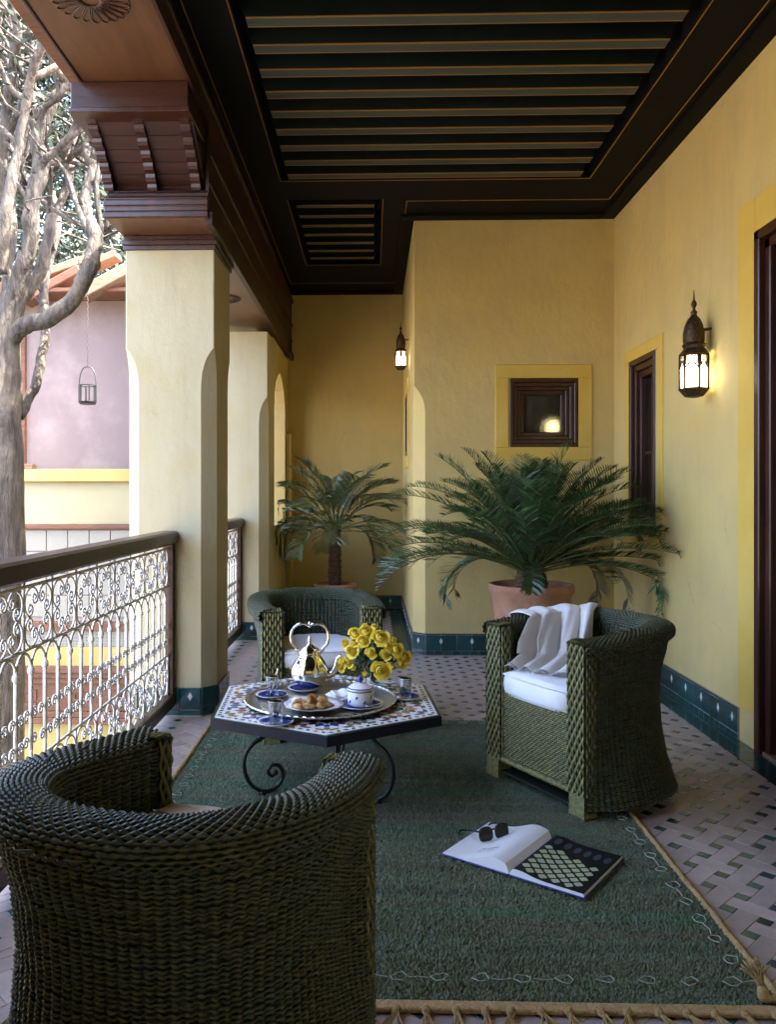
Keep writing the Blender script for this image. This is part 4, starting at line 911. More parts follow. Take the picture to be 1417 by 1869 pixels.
    # front panel and rail
    rows = 34; nn = 77; P = np.zeros((rows, nn, 3)); P[..., 0] = np.linspace(-.208, .208, nn)[None]; P[..., 1] = -.016; P[..., 2] = np.linspace(.098, .375, rows)[:, None]; N = np.zeros_like(P); N[..., 1] = 1
    V, f = strands(P, N, .0034, .0047, .0030); mb = MB(); mb.add(V, f); mb.build('front_panel', 'wicker_lit', ch, True)
    MB().box(-.21, .21, -.028, -.0172, .09, .38).build('panel_backing', 'wicker_dark', ch)
    mb = MB(); xx = np.linspace(-.215, .215, 60)
    for k in range(4): mb.tube(np.stack([xx, -.014 + .009 * np.cos(xx * 160 + k * 1.57), .088 + .009 * np.sin(xx * 160 + k * 1.57)], 1), .006, 5)
    mb.build('front_rail', 'wicker_lit', ch, True)
    cs_, _ = path(40, .10); MB().prism([tuple(p) for p in cs_], .345, .36).build('seat_deck', 'wicker_dark', ch)
    MB().prism([tuple(p) for p in path(40, .07)[0]], .03, .036).build('underside', 'wicker_dark', ch)
    return ch
def clone_chair(src, label, loc, rz):
    c = copy_tree(src); c.location = loc; c.rotation_euler.z = rz; c['label'] = label; return c
RZ = 0.017
A1 = math.atan2(-.489, -.873) - math.pi / 2       # right chair faces the table
C1 = (0.650, 3.375, RZ); C2 = (-0.282, 1.868, RZ); C3 = (-0.245, 4.10, RZ - .012)
A2 = -0.3384; A3 = math.atan2(-.97, .238) - math.pi / 2
c1 = make_chair('dark green wicker armchair on the right with a throw over it', C1, A1)
c2 = clone_chair(c1, 'dark green wicker armchair seen from behind in the lower left corner', C2, A2)
c3 = clone_chair(c1, 'dark green wicker armchair behind the table, facing the viewer', C3, A3)
# cushions
def cushion(label, m, loc, rz, dy=0.0, th=.10, z=.362):
    out, _ = path(60, .106); k = out[:, 1] < -.02; out = out[k]; ring = np.concatenate([out, [(-.195, -.012), (-.10, -.004), (0, -.002), (.10, -.004), (.195, -.012)]]); c = np.array((0, -.26))
    lv = [(.90, 0), (.97, .006), (1.0, .025), (1.005, .05), (1.0, .074), (.965, .094), (.88, .102), (.6, .106), (.25, .107)]
    V = []; n = len(ring)
    for s, h in lv:
        q = c + (ring - c) * s + RNG.normal(0, .0012, ring.shape); V.append(np.column_stack([q, np.full(n, h * th / .1) + RNG.normal(0, .0012, n)]))
    V = np.concatenate(V); f = [(i * n + a, i * n + (a + 1) % n, (i + 1) * n + (a + 1) % n, (i + 1) * n + a) for i in range(len(lv) - 1) for a in range(n)] + [tuple((len(lv) - 1) * n + a for a in range(n)), tuple(range(n - 1, -1, -1))]
    t = thing('seat_cushion', label, 'cushion', (loc[0], loc[1], loc[2] + z), rz, 'seat cushions'); MB().add(V, f).build('cover', m, t, True)
    pp = c + (ring - c) * 1.003; MB().tube(np.column_stack([pp, np.full(n, .088 * th / .1)]), .004, 5, closed=True).build('piping', m, t, True)
    return t
cushion('thick white seat cushion on the right armchair', 'cloth_white', C1, A1, th=.108)
cushion('tan seat cushion in the near armchair seen from behind', 'cloth_tan', C2, A2, th=.155)
cushion('white seat cushion in the armchair behind the table', 'cloth_white', C3, A3, th=.10)
# throw draped over the rim of the right chair
th = thing('throw', 'crumpled off white throw hanging over the rim of the right armchair', 'throw', C1, A1)
NU, NV = 90, 110
topA, topB = np.array((0.335, -.17)), np.array((0.20, -.59)); rimc = cr(PATH, 400); ia = np.argmin(np.linalg.norm(rimc - topA, axis=1)); ib = np.argmin(np.linalg.norm(rimc - topB, axis=1))
rp = rimc[np.linspace(min(ia, ib), max(ia, ib), NU).astype(int)]; nrm = np.gradient(rp, axis=0); nrm /= np.linalg.norm(nrm, axis=1)[:, None]; nrm = np.stack([-nrm[:, 1], nrm[:, 0]], 1); nrm *= np.sign(nrm[:, :1] * rp[:, :1] + nrm[:, 1:] * (rp[:, 1:] + .3)).reshape(-1, 1)
G = np.zeros((NV, NU, 3)); us = np.linspace(0, 1, NU); rzv = rim_z(rp) + .020
endx = np.interp(us, [0, .35, .7, 1], [.185, .12, -.02, -.16]); endy = np.interp(us, [0, .3, .6, 1], [-.03, -.05, -.07, -.12])
for v in range(NV):
    t = v / (NV - 1)
    ph_ = us * 25 + 1.6 * np.sin(t * 3.2 + us * 4) + t * 1.5; fold = .9 * (2 * np.abs(np.sin(ph_ / 2)) ** .8 - 1.1) + np.sin(us * 39 + t * 4 + 2) * .16 + np.sin(us * 8 + .6 + t) * .35
    if t < .14: q = t / .14; ins = -.026 + 0 * us; z = rzv - .10 * (1 - q) * (.8 + .3 * np.sin(us * 7)); amp = .007
    elif t < .26: q = (t - .14) / .12; ins = -.026 + .135 * q + 0 * us; z = rzv + .010 * math.sin(math.pi * q) ; amp = .010
    else: ins = .109 + 0 * us; z = rzv; amp = 0
    if t < .26:
        xy = rp - nrm * ins.reshape(-1, 1); G[v, :, :2] = xy - nrm * (amp * fold).reshape(-1, 1) * (-1 if t < .14 else 0); G[v, :, 2] = z + (amp * fold if t >= .14 else 0)
    else:
        q = (t - .26) / .74; base = rp - nrm * .112
        e = np.stack([endx, endy], 1); s = np.interp(q, [0, .5, .66, 1], [0, .16, .40, 1.0])
        xy = base + (e - base) * s; zc = .362 + .108 + .018
        zz = np.interp(q, [0, .45, .60, .70, 1], [0, .66, .90, .99, 1.0]); G[v, :, :2] = xy; ampv = .046 * min(1, .25 + q * 2.2) * (1 if q < .55 else max(.30, 1 - (q - .55) * 1.6))
        G[v, :, 2] = rzv + (zc - rzv) * zz
        dirn = e - base; dirn /= np.linalg.norm(dirn, axis=1)[:, None]; lift = np.clip((q - .5) / .2, 0, 1)
        G[v, :, :2] += dirn * ((fold + .8) * ampv * (1 - lift)).reshape(-1, 1); G[v, :, 2] += np.maximum(fold + .55, -.1) * ampv * lift * .9
mb = MB(); mb.grid(G); o = mb.build('cloth', 'cloth_throw', th, True)
md = o.modifiers.new('thick', 'SOLIDIFY'); md.thickness = .004; md.offset = 1
fr = MB()
for k in range(0, NU, 2):
    p = G[-1, k]; d = G[-1, k] - G[-6, k]; d /= np.linalg.norm(d) + 1e-6
    fr.tube([p, p + d * .012 + (0, 0, -.002), p + d * .024 + np.array((random.gauss(0, .004), random.gauss(0, .004), -.004))], .0018, 4)
tag(fr.build('fringe', 'cloth_throw', th), kind='stuff')

# ------------------------------------------------------------------ mosaic table
TC = np.array((-0.195, 3.465)); TR = 0.522; TZ = 0.38; TA = R(-90 + 3.5)
tb = thing('mosaic_table', 'hexagonal mosaic tile table on scrolled black iron legs', 'table', (TC[0], TC[1], 0), TA)
hexa = [(math.cos(R(60 * k)), math.sin(R(60 * k))) for k in range(6)]
MB().prism([(TR * a, TR * b) for a, b in hexa], TZ - .042, TZ - .006).build('rim', 'rim_blue', tb)
MB().prism([((TR - .006) * a, (TR - .006) * b) for a, b in hexa], TZ - .0058, TZ - .003).build('green_edge', 'mos_green', tb)
MB().prism([((TR - .018) * a, (TR - .018) * b) for a, b in hexa], TZ - .0032, TZ - .0005).build('white_field', 'mos_white', tb)
LIM = (TR - .058) * math.cos(R(30))
def inside(x, y, m=0.0): return all(x * math.cos(R(60 * k + 30)) + y * math.sin(R(60 * k + 30)) < LIM - m for k in range(6))
def clip_hex(poly):
    for k in range(6):
        c_, s_ = math.cos(R(60 * k + 30)), math.sin(R(60 * k + 30)); out = []
        for a, b in zip(poly, poly[1:] + poly[:1]):
            da, db = a[0] * c_ + a[1] * s_ - LIM, b[0] * c_ + b[1] * s_ - LIM
            if da <= 0: out.append(a)
            if da * db < 0: t = da / (da - db); out.append((a[0] + (b[0] - a[0]) * t, a[1] + (b[1] - a[1]) * t))
        poly = out
        if len(poly) < 3: return []
    return poly
_ca, _sa = math.cos(-TA), math.sin(-TA); TRAYL = (-.02 * _ca + .06 * _sa, -.02 * _sa - .06 * _ca)
def piece(poly, m):
    poly = clip_hex([tuple(p) for p in poly]) if m_clip else poly
    if len(poly) < 3: return
    A_ = abs(sum(p[0] * q[1] - q[0] * p[1] for p, q in zip(poly, poly[1:] + poly[:1]))) / 2
    if A_ < 5e-5 or all(math.hypot(p[0] - TRAYL[0], p[1] - TRAYL[1]) < .255 for p in poly): return
    mb = MB(); n = len(poly); c = np.mean(poly, axis=0); P = np.array(poly); Q = c + (P - c) * .93
    V = [(p[0], p[1], TZ - .0008) for p in P] + [(q[0], q[1], TZ + .0008) for q in Q]
    mb.add(V, [(i, (i + 1) % n, n + (i + 1) % n, n + i) for i in range(n)] + [tuple(range(n, 2 * n))]); mb.build('mosaic_piece', m, tb)
SP = 0.165; cols_ = ['mos_blue', 'mos_ochre', 'mos_olive', 'mos_brown', 'mos_blue']
def rot(p, a, c=(0, 0)): return (c[0] + p[0] * math.cos(a) - p[1] * math.sin(a), c[1] + p[0] * math.sin(a) + p[1] * math.cos(a))
m_clip = True
for i in range(-5, 6):
    for j in range(-5, 6):
        cx = SP * (i + j * .5); cy_ = SP * j * math.sqrt(3) / 2
        if not inside(cx, cy_, -.07): continue
        star = []
        for k in range(12): r = .036 if k % 2 == 0 else .021; star.append(rot((r, 0), R(30 * k), (cx, cy_)))
        piece(star, 'mos_black' if (i + j) % 2 else 'mos_green')
        kc = cols_[(i * 2 + j * 3) % 5]
        for k in range(6):
            a = R(60 * k + 30); kite = [rot(p, a, (cx, cy_)) for p in ((.031, 0), (.054, .0205), (.087, 0), (.054, -.0205))]
            piece(kite, kc)
            a = R(60 * k); tri = [rot(p, a, (cx, cy_)) for p in ((.045, 0), (.060, .014), (.079, .0085), (.079, -.0085), (.060, -.014))]
            piece(tri, cols_[(i + j + k) % 4] if k % 2 else kc)
n_b = 15; m_clip = False
for k in range(6):
    a = np.array(hexa[k]) * (TR - .036); b = np.array(hexa[(k + 1) % 6]) * (TR - .036); d = (b - a) / np.linalg.norm(b - a); nn = np.array((-d[1], d[0]))
    for q in range(n_b):
        c = a + (b - a) * (q + .5) / n_b; s = 1 if q % 2 else -1
        piece([tuple(c + d * u * .0105 + nn * w) for u, w in ((-1, -.007 * s), (.4, -.007 * s), (1, .007 * s), (-.4, .007 * s))][:: s], ('mos_blue', 'mos_ochre', 'mos_green')[q % 3])
leg2d = [(.235, .345), (.235, .30), (.243, .268), (.275, .243), (.315, .222), (.345, .180), (.350, .125), (.328, .065), (.280, .026), (.235, .026), (.200, .050), (.188, .088), (.203, .120), (.232, .128), (.250, .108), (.243, .086), (.226, .084), (.220, .096)]
for k, ang in enumerate((200, 322, 80)):
    C = cr(leg2d, 64); a = R(ang) - TA
    lg = MB(); P = np.column_stack([C[:, 0] * math.cos(a), C[:, 0] * math.sin(a), C[:, 1]]); lg.tube(P, np.concatenate([np.full(50, .0085), np.linspace(.0085, .0065, 14)]), 8); lg.sphere((P[-1][0], P[-1][1], P[-1][2]), .012); L_ = lg.build('leg', 'iron_black', tb, True)
    MB().lathe([(.004, .002), (.015, .002), (.016, .012), (.008, .022)], 10, (.275 * math.cos(a), .275 * math.sin(a), .008)).build('foot', 'iron_black', L_, True)
MB().tube([(.235 * math.cos(a), .235 * math.sin(a), .337) for a in np.linspace(0, 2 * math.pi, 40, endpoint=False)], .008, 6, closed=True).build('ring', 'iron_black', tb, True)

TT = TZ + .0014
# ------------------------------------------------------------------ tray and tea things
def loc(x, y, z=0): return (x, y, TT + z)
tray = thing('serving_tray', 'large round silver tray with raised brass coloured rim on the table', 'tray', loc(-0.215, 3.405))
MB().lathe([(.002, .002), (.25, .002), (.252, .006), (.002, .006)], 64).build('plate', 'silver_satin', tray, angle=40)
MB().lathe([(.250, .003), (.270, .008), (.298, .016), (.310, .022), (.313, .019), (.300, .012), (.270, .003)], 64).build('rim', 'silver_satin', tray, True)
gd = MB(); gd.tube([((.311 + .0025 * math.cos(60 * a)) * math.cos(a), (.311 + .0025 * math.cos(60 * a)) * math.sin(a), .0225) for a in np.linspace(0, 2 * math.pi, 360, endpoint=False)], .0042, 5, closed=True); gd.build('gadrooned_edge', 'silver', tray, True)
TRZ = .0068
def saucer(label, x, y, z, r=.070, center='cobalt'):
    t = thing('saucer', label, 'saucer', loc(x, y, z), 0, 'blue and white saucers'); k = r / .07
    MB().lathe([(.002, .001), (.035 * k, .001), (.060 * k, .008), (.0705 * k, .0135), (.070 * k, .015), (.058 * k, .0105), (.052 * k, .0085), (.052 * k, .0035), (.002, .0035)], 40).build('dish', 'china', t, True)
    MB().lathe([(.034 * k, .0046), (.056 * k, .0104), (.0605 * k, .0122), (.0605 * k, .0117), (.034 * k, .0038)], 40).build('blue_band', 'cobalt', t, True)
    return t
def tea_glass(label, x, y, z, mint=True):
    t = thing('tea_glass', label, 'glass', loc(x, y, z), 0, 'decorated tea glasses'); k = 28
    pr = [(.001, 0), (.024, 0), (.0262, .003), (.0262, .03), (.0272, .085), (.0262, .0855), (.0252, .083), (.0246, .008), (.001, .0065)]
    MB().lathe(pr, k).build('tumbler', 'glass', t, True)
    for zz in (.081,): MB().lathe([(.0274, zz), (.0278, zz + .0012), (.0276, zz + .0024), (.0272, zz + .0024), (.0272, zz)], k).build('gilt_band', 'gilt', t, True)
    for q in range(6): a = q * math.pi / 3; MB().tube([(.0274 * math.cos(a + u), .0275 * math.sin(a + u), .064 + v) for u, v in ((0, -.004), (.16, .005), (0, .013), (-.16, .005))], .0006, 4, closed=True).build('gilt_motif', 'gilt', t)
    if mint:
        mb = MB(); rg = np.random.default_rng(int(abs(x) * 1000))
        for q in range(16):
            p = rg.normal(0, 1, 3) * (.008, .008, .008) + (0, 0, .026); d = rg.normal(0, 1, 3); d /= np.linalg.norm(d); e = np.cross(d, (0, .3, 1.)); e /= np.linalg.norm(e); mb.add([p - d * .011, p + e * .005, p + d * .011, p - e * .005], [(0, 1, 2, 3)])
        tag(mb.build('mint_sprig', 'mint', t), kind='stuff')
    return t
def spoon(label, P, n):
    t = thing('teaspoon', label, 'spoon', (0, 0, 0), 0, 'silver teaspoons'); C = cr(P, 14); MB().tube(C, np.concatenate([np.linspace(.0040, .0022, 7), np.linspace(.0022, .0026, 7)]), 6, flat=.6).build('handle', 'silver', t, True)
    mb = MB().sphere((0, 0, 0), .011, 12, 8, (1.6, 1, .35)); b = mb.build('bowl', 'silver', t, True); b.location = C[-1]; d = C[-1] - C[-4]; b.rotation_euler = Vector(d).to_track_quat('X', 'Z').to_euler(); return t
saucer('blue and white saucer on the left of the tray under the glass with the spoon', -0.425, 3.470, TRZ); tea_glass('tea glass with a spoon standing in it, left on the tray', -0.425, 3.470, TRZ + .0045, False)
spoon('silver teaspoon standing in the left tea glass', [(-.400, 3.465, TT + .128), (-.412, 3.468, TT + .075), (-.430, 3.470, TT + .024)], 0)
saucer('blue and white saucer at the front left of the table under the mint glass', -0.365, 3.085, .0); tea_glass('tea glass with mint on the front left saucer', -0.365, 3.085, .0045)
saucer('blue and white saucer on the right of the table beyond the sugar bowl', 0.138, 3.480, .0); tea_glass('tea glass with mint on the right saucer under the roses', 0.138, 3.480, .0045)
spoon('silver teaspoon lying over the edge of the right saucer', [(.128, 3.285, TT + .004), (.122, 3.34, TT + .012), (.110, 3.425, TT + .024)], 0)
spoon('silver teaspoon lying on the sugar bowl saucer', [(.045, 3.315, TT + .028), (.020, 3.285, TT + .026), (-.012, 3.262, TT + .026)], 0)
# teapot
TPX, TPY = -.277, 3.615
saucer('blue saucer beneath the silver teapot', TPX - .02, TPY - .02, TRZ, .075)
tp = thing('teapot', 'ornate silver teapot with a high hooped handle', 'teapot', loc(TPX, TPY, TRZ + .016))
fl_ = lambda a, i: 1 + (.035 * abs(math.sin(4 * a)) if 2 < i < 11 else 0)
MB().lathe([(.001, 0), (.045, 0), (.052, .008), (.068, .022), (.079, .042), (.082, .062), (.077, .084), (.066, .104), (.054, .120), (.047, .130), (.045, .136), (.049, .139), (.047, .143), (.02, .143)], 64, flute=fl_).build('body', 'silver', tp, angle=60)
lid = MB().lathe([(.047, .143), (.046, .150), (.038, .160), (.026, .170), (.015, .178), (.009, .183), (.007, .188), (.011, .192), (.010, .199), (.006, .204), (.007, .211), (.001, .220)], 32, flute=lambda a, i: 1 + (.03 * abs(math.sin(4 * a)) if i < 5 else 0)).build('lid', 'silver', tp, angle=60)
MB().tube(cr([(.066, 0, .045), (.095, 0, .052), (.112, 0, .080), (.120, 0, .112), (.136, 0, .128), (.142, 0, .130)], 26), np.linspace(.020, .0075, 26), 12).build('spout', 'silver', tp, True)
hp = [(-.040, 0, .132), (-.052, 0, .148), (-.060, 0, .165), (-.076, 0, .182), (-.083, 0, .212), (-.075, 0, .245), (-.05, 0, .268), (-.018, 0, .270), (0, 0, .262), (.018, 0, .270), (.05, 0, .268), (.075, 0, .245), (.083, 0, .212), (.076, 0, .182), (.060, 0, .165), (.052, 0, .148), (.040, 0, .132)]
C = cr(hp, 70); MB().tube(C, .0052 + .0018 * np.abs(np.sin(np.linspace(0, 9, 70))), 8).build('handle', 'silver', tp, True)
MB().lathe([(.002, -.014), (.009, -.008), (.004, 0), (.008, .006), (.002, .016)], 10, (0, 0, .266)).build('handle_finial', 'silver', tp, True)
for s in (-1, 1): MB().sphere((s * .056, 0, .156), .009, 8, 6, (1, .8, 1.4)).build('handle_joint', 'silver', tp, True)
# sugar bowl
SX, SY = -.050, 3.325
saucer('wide blue rimmed saucer under the lidded sugar bowl', SX, SY, TRZ, .098)
sb_ = thing('sugar_bowl', 'white lidded sugar bowl painted with blue sprigs', 'sugar bowl', loc(SX, SY, TRZ + .004))
MB().lathe([(.002, 0), (.042, 0), (.049, .006), (.052, .025), (.052, .058), (.050, .066), (.046, .068)], 40).build('bowl', 'china', sb_, True)
ld = MB().lathe([(.054, .066), (.055, .070), (.048, .076), (.040, .080), (.030, .088), (.012, .092), (.004, .092)], 40).build('lid', 'china', sb_, True)
MB().lathe([(.004, .091), (.007, .095), (.012, .104), (.011, .113), (.004, .119), (.001, .120)], 16).build('knob', 'cobalt', ld, True)
for z, r in ((.062, .0524), (.0735, .0535)): MB().lathe([(r - .001, z - .0016), (r + .0006, z - .0012), (r + .0006, z + .0012), (r - .001, z + .0016)], 40).build('blue_band', 'mos_green' if z < .07 else 'cobalt', sb_, True)
for k in range(10):
    a = 2 * math.pi * k / 10; zc = .042 if k % 2 else .024
    for q in (-1, 0, 1):
        P = [(.0524 * math.cos(a + q * .06 + u), .0524 * math.sin(a + q * .06 + u), zc + v) for u, v in ((0, -.007), (.05, -.001), (.11, .004))]; MB().tube(P, [.0006, .0018, .0005], 5).build('sprig', 'cobalt', sb_, True)
# plate of pastries
pl = thing('pastry_plate', 'scalloped white plate under the pastries on the tray', 'plate', loc(-.235, 3.285, TRZ))
MB().lathe([(.002, .002), (.06, .002), (.095, .012), (.118, .020), (.119, .022), (.094, .015), (.058, .005), (.002, .005)], 72, flute=lambda a, i: 1 + (.02 * math.cos(12 * a) if i in (2, 3, 4, 5) else 0)).build('dish', 'china', pl, True)
def pastry(label, x, y, z, kind, rz):
    mb = MB(); rg = np.random.default_rng(int(1000 * (x + 2)) + kind)
    if kind == 0:   # gazelle horn
        C = cr([(-.034, -.012, .006), (-.018, .008, .011), (0, .014, .014), (.018, .008, .011), (.034, -.012, .006)], 14); rr = np.array([.004, .007, .010, .012, .0135, .014, .0145, .0145, .014, .0135, .012, .010, .007, .004]); mb.tube(C, rr, 9)
    elif kind == 1:  # filo parcel
        mb.bbox(-.026, .026, -.017, .017, 0, .020, .007)
    else:
        mb.sphere((0, 0, .012), .018, 12, 8, (1.25, 1, .75))
    mb.V = [v + rg.normal(0, .0019, v.shape) for v in mb.V]
    o = mb.build('pastry', 'pastry', None, True, loc(x, y, z), rz); tag(o, label, 'pastry', 'small baked pastries on the plate')
PL = ((-.29, 3.29, 0, .3, 'curved crescent pastry at the left end of the plate'), (-.255, 3.25, 1, .5, 'flat folded pastry at the front of the plate'), (-.205, 3.26, 2, 1.0, 'round golden pastry at the front right of the plate'), (-.245, 3.31, 2, .2, 'round pastry in the middle of the plate'), (-.185, 3.30, 0, 2.3, 'curved crescent pastry at the right end of the plate'), (-.225, 3.345, 1, 1.2, 'flat folded pastry at the back of the plate'), (-.29, 3.245, 1, 2.2, 'flat folded pastry at the front left of the plate'))
for x, y, k, rz, lb in PL: pastry(lb, x, y, TRZ + .008, k, rz)
pastry('crescent pastry lying on top of the heap', -.238, 3.290, TRZ + .026, 0, 1.0); pastry('round pastry on top of the heap at the right', -.200, 3.285, TRZ + .026, 2, .4)
# folded napkin
nap = np.zeros((22, 26, 3))
for i in range(22):
    for j in range(26):
        u, v = i / 21 - .5, j / 25 - .5; nap[i, j] = (u * .13 + .02 * v, v * .10, .006 + .006 * math.sin(5 * v + 3 * u) * math.cos(4 * u) + .004 * math.sin(13 * u))
nk = thing('napkin', 'folded pale napkin beside the sugar bowl on the tray', 'napkin', loc(-.125, 3.455, TRZ + .004), .5); o = MB().grid(nap).build('cloth', 'cloth_white', nk, True); o.modifiers.new('t', 'SOLIDIFY').thickness = .005
o = MB().grid(nap[3:-3, 4:-2] * (1, 1, 1) + (0.004, .006, .009)).build('upper_fold', 'cloth_white', nk, True); o.modifiers.new('t', 'SOLIDIFY').thickness = .003
# vase and roses
vs_ = thing('flower_vase', 'small dark glass bowl holding the yellow roses', 'vase', loc(.005, 3.66))
MB().lathe([(.002, 0), (.035, 0), (.05, .02), (.055, .045), (.045, .07), (.038, .08), (.034, .078), (.04, .068), (.05, .045), (.045, .022), (.002, .006)], 28).build('bowl', 'glass', vs_, True)
bq = thing('rose_bouquet', 'round bunch of yellow roses standing on the mosaic table', 'flowers', loc(.005, 3.66, .0))
def petal(mb, a, Rr, h, w, flare, tilt, arc=.6):
    n = 7; G = np.zeros((n, 5, 3))
    for i in range(n):
        t = i / (n - 1); r = Rr * (.10 + .90 * math.sin(math.pi * (.04 + arc * t))) + flare * Rr * .35 * t ** 4; z = h * (t ** .85) - flare * h * .22 * t ** 5; ww = w * math.sin(math.pi * min(.90, .20 + .62 * t)) ** .7
        for j in range(5): u = (j - 2) / 2; an = a + u * ww + tilt * t; rr = r * (1 - .10 * abs(u) * (1 - t) + .06 * u * tilt); G[i, j] = (rr * math.cos(an), rr * math.sin(an), z - .16 * h * u * u * t * t)
    mb.grid(G)
def rose_mesh(seed, open_):
    rg = np.random.default_rng(seed); mb = MB(); n = 24 if open_ > .6 else 15
    for k in range(n):
        t = k / (n - 1); petal(mb, k * 2.39996 + rg.uniform(-.25, .25), (.16 + .74 * t ** .85 * open_ ** .4) * rg.uniform(.93, 1.07), (1.0 - .40 * t ** 1.6) * rg.uniform(.93, 1.06), 1.25 - .4 * t, max(0, (t - .55) / .45) * open_ * rg.uniform(.5, 1.3), rg.uniform(-.1, .5), .80 - .32 * t * open_)
    mb.lathe([(.08, .2), (.13, .5), (.09, .75), (.02, .82)], 7); me = mb.mesh('rose', True); setmat(me, 'rose'); return me
roses = [rose_mesh(1, 1.0), rose_mesh(2, .82), rose_mesh(3, .55)]
RL = [(285, 375, 58), (405, 365, 52), (370, 480, 68), (420, 250, 72), (560, 225, 80), (520, 345, 66), (740, 300, 88), (825, 410, 56), (905, 335, 48), (945, 455, 78), (1050, 560, 78), (1010, 645, 58), (800, 525, 60), (612, 500, 62), (748, 722, 95), (545, 795, 46), (222, 640, 82), (315, 620, 62), (388, 702, 40), (540, 165, 50), (660, 170, 50), (480, 420, 40), (900, 690, 45)]
for k, (zx, zy, r) in enumerate(RL):
    px, py = 590 + zx / 7.085, 1120 + zy / 7.085
    dx, dy = (px - 682) / 66, (py - 1195) / 52; dep = math.sqrt(max(0.02, 1 - min(.98, dx * dx + max(0, dy) ** 2 * .8 + min(0, dy) ** 2)))
    p = at(px, py, 3.64 - .115 * dep); rr = r / 7.085 * 3.6 / 1500
    o = obj('rose', roses[0 if r > 64 else 1 if r > 50 else 2], None, bq); o.location = (p[0] - .005, p[1] - 3.66, p[2] - TT); s = rr * 1.30; o.scale = (s, s, s)
    d = Vector((p[0] - .01, p[1] - 3.70, p[2] - TT - .10)); d.normalize(); d = (d + Vector((random.gauss(0, .15), -.25 + random.gauss(0, .15), random.gauss(0, .15)))).normalized()
    o.rotation_euler = d.to_track_quat('Z', 'Y').to_euler(); o.location -= d * s * .5
    MB().tube([tuple(o.location), tuple(o.location * .5 + Vector((0, 0, .03))), (0, 0, .03)], .0016, 4).build('stem', 'rose_leaf', bq)
lf = MB(); rg = np.random.default_rng(5)
for q in range(420):
    d = rg.normal(0, 1, 3); d[2] = abs(d[2]) * .9 - .15; d /= np.linalg.norm(d); p = np.array((0, 0, .125)) + d * (.125, .10, .105) * rg.uniform(.35, .95); e = rg.normal(0, 1, 3); e /= np.linalg.norm(e); f_ = np.cross(e, d); f_ /= np.linalg.norm(f_) + 1e-6; s = rg.uniform(.009, .018)
    lf.add([p - e * s, p + f_ * s * .45 + d * .002, p + e * s, p - f_ * s * .45 + d * .002], [(0, 1, 2), (0, 2, 3)])
tag(lf.build('foliage', 'rose_leaf', bq), kind='stuff')

# ------------------------------------------------------------------ open book and sunglasses
bk = thing('open_book', 'large open book lying on the rug, one page dark and patterned', 'book', (.538, 2.793, .021), math.atan2(.264, .194) - math.pi / 2)
HB, WB = .166, .250
def page_z(u, side): return (.004 + .034 * math.exp(-((u - .055) / .075) ** 2) + .004 * (1 - u / .25)) if side < 0 else (.012 + .012 * math.exp(-((u - .03) / .05) ** 2))
MB().bbox(-WB - .006, -.004, -HB - .004, HB + .004, 0, .003, .001).build('cover', 'cobalt', bk); MB().bbox(.004, WB + .006, -HB - .004, HB + .004, 0, .003, .001).build('cover', 'cobalt', bk)
for side in (-1, 1):
    uu = np.linspace(.0, WB, 40); top = [(side * u, max(.0045, page_z(u, side) if u > .012 else page_z(.012, side) * u / .012 + .003)) for u in uu]
    poly = [(side * WB, .0032), (side * .001, .0032)] + top[1:]
    pg = MB(); pg.prism(poly if side > 0 else poly, -HB, HB, 'y'); pg.build('page_block', 'paper', bk)
def on_page(x, y): u = abs(x); return (x, y, page_z(u, -1 if x < 0 else 1) + .0008)
mb = MB(); mb.grid([[on_page(u, v) for v in np.linspace(-HB + .001, HB - .001, 3)] for u in np.linspace(.014, WB - .001, 24)]); mb.build('dark_page', 'book_black', bk)
def flat_print(poly, m, name, dz=.0012):
    mb = MB(); mb.add([(x, y, page_z(abs(x), -1 if x < 0 else 1) + .0008 + dz) for x, y in poly], [tuple(range(len(poly)))]); mb.build(name, m, bk)
cell = .043
for i in range(-6, 8):
    for j in range(-6, 8):
        cx, cy_ = .125 + (i - j) * cell / 2 * 1.02, -.075 + (i + j) * cell / 2 * 1.0
        if not (.022 < cx < WB - .018 and -HB + .016 < cy_ < .055 - .32 * (cx - .1)): continue
        P = []
        for k in range(24): a = 2 * math.pi * k / 24 + math.pi / 4; r = .0130 * (1 + .13 * math.cos(4 * a)) ; P.append((cx + r * math.cos(a), cy_ + r * math.sin(a)))
        flat_print(P, 'print_lime', 'quatrefoil_print')
for k in range(6):
    cx, cy_ = .045 + k * .036, .118 - .004 * k; flat_print([(cx + .011 * math.cos(a) * (1.0), cy_ + .026 * math.sin(a)) for a in np.linspace(0, 6.28, 14, endpoint=False)], 'print_slate', 'arch_print')
def text_mesh(body, size, x, y, parent):
    cu = bpy.data.curves.new('t', 'FONT'); cu.body = body; cu.size = size; cu.align_x = 'CENTER'; to = bpy.data.objects.new('t', cu); col.objects.link(to)
    dg = bpy.context.evaluated_depsgraph_get(); me = bpy.data.meshes.new_from_object(to.evaluated_get(dg)); bpy.data.objects.remove(to)
    for v in me.vertices:
        px, py = -v.co.x + x, -v.co.y + y; v.co = (px, py, page_z(abs(px), -1) + .0012)
    me.flip_normals(); me.name = 'printed_text'; return obj('printed_text', me, 'ink', parent)
text_mesh('MAROC', .020, -.118, -.070, bk); text_mesh('MAISONS DE', .011, -.118, -.097, bk); text_mesh('Retrait du nord', .006, -.118, -.112, bk)
for k in range(7): flat_print([(-.06 - .0, .075 + .011 * k), (-.15 + .02 * (k % 3 == 2), .075 + .011 * k), (-.15 + .02 * (k % 3 == 2), .0762 + .011 * k), (-.06, .0762 + .011 * k)], 'mos_white', 'text_line', .0004)
sg = thing('sunglasses', 'black sunglasses resting on the white page of the open book', 'sunglasses', (.430, 2.905, .036), R(28))
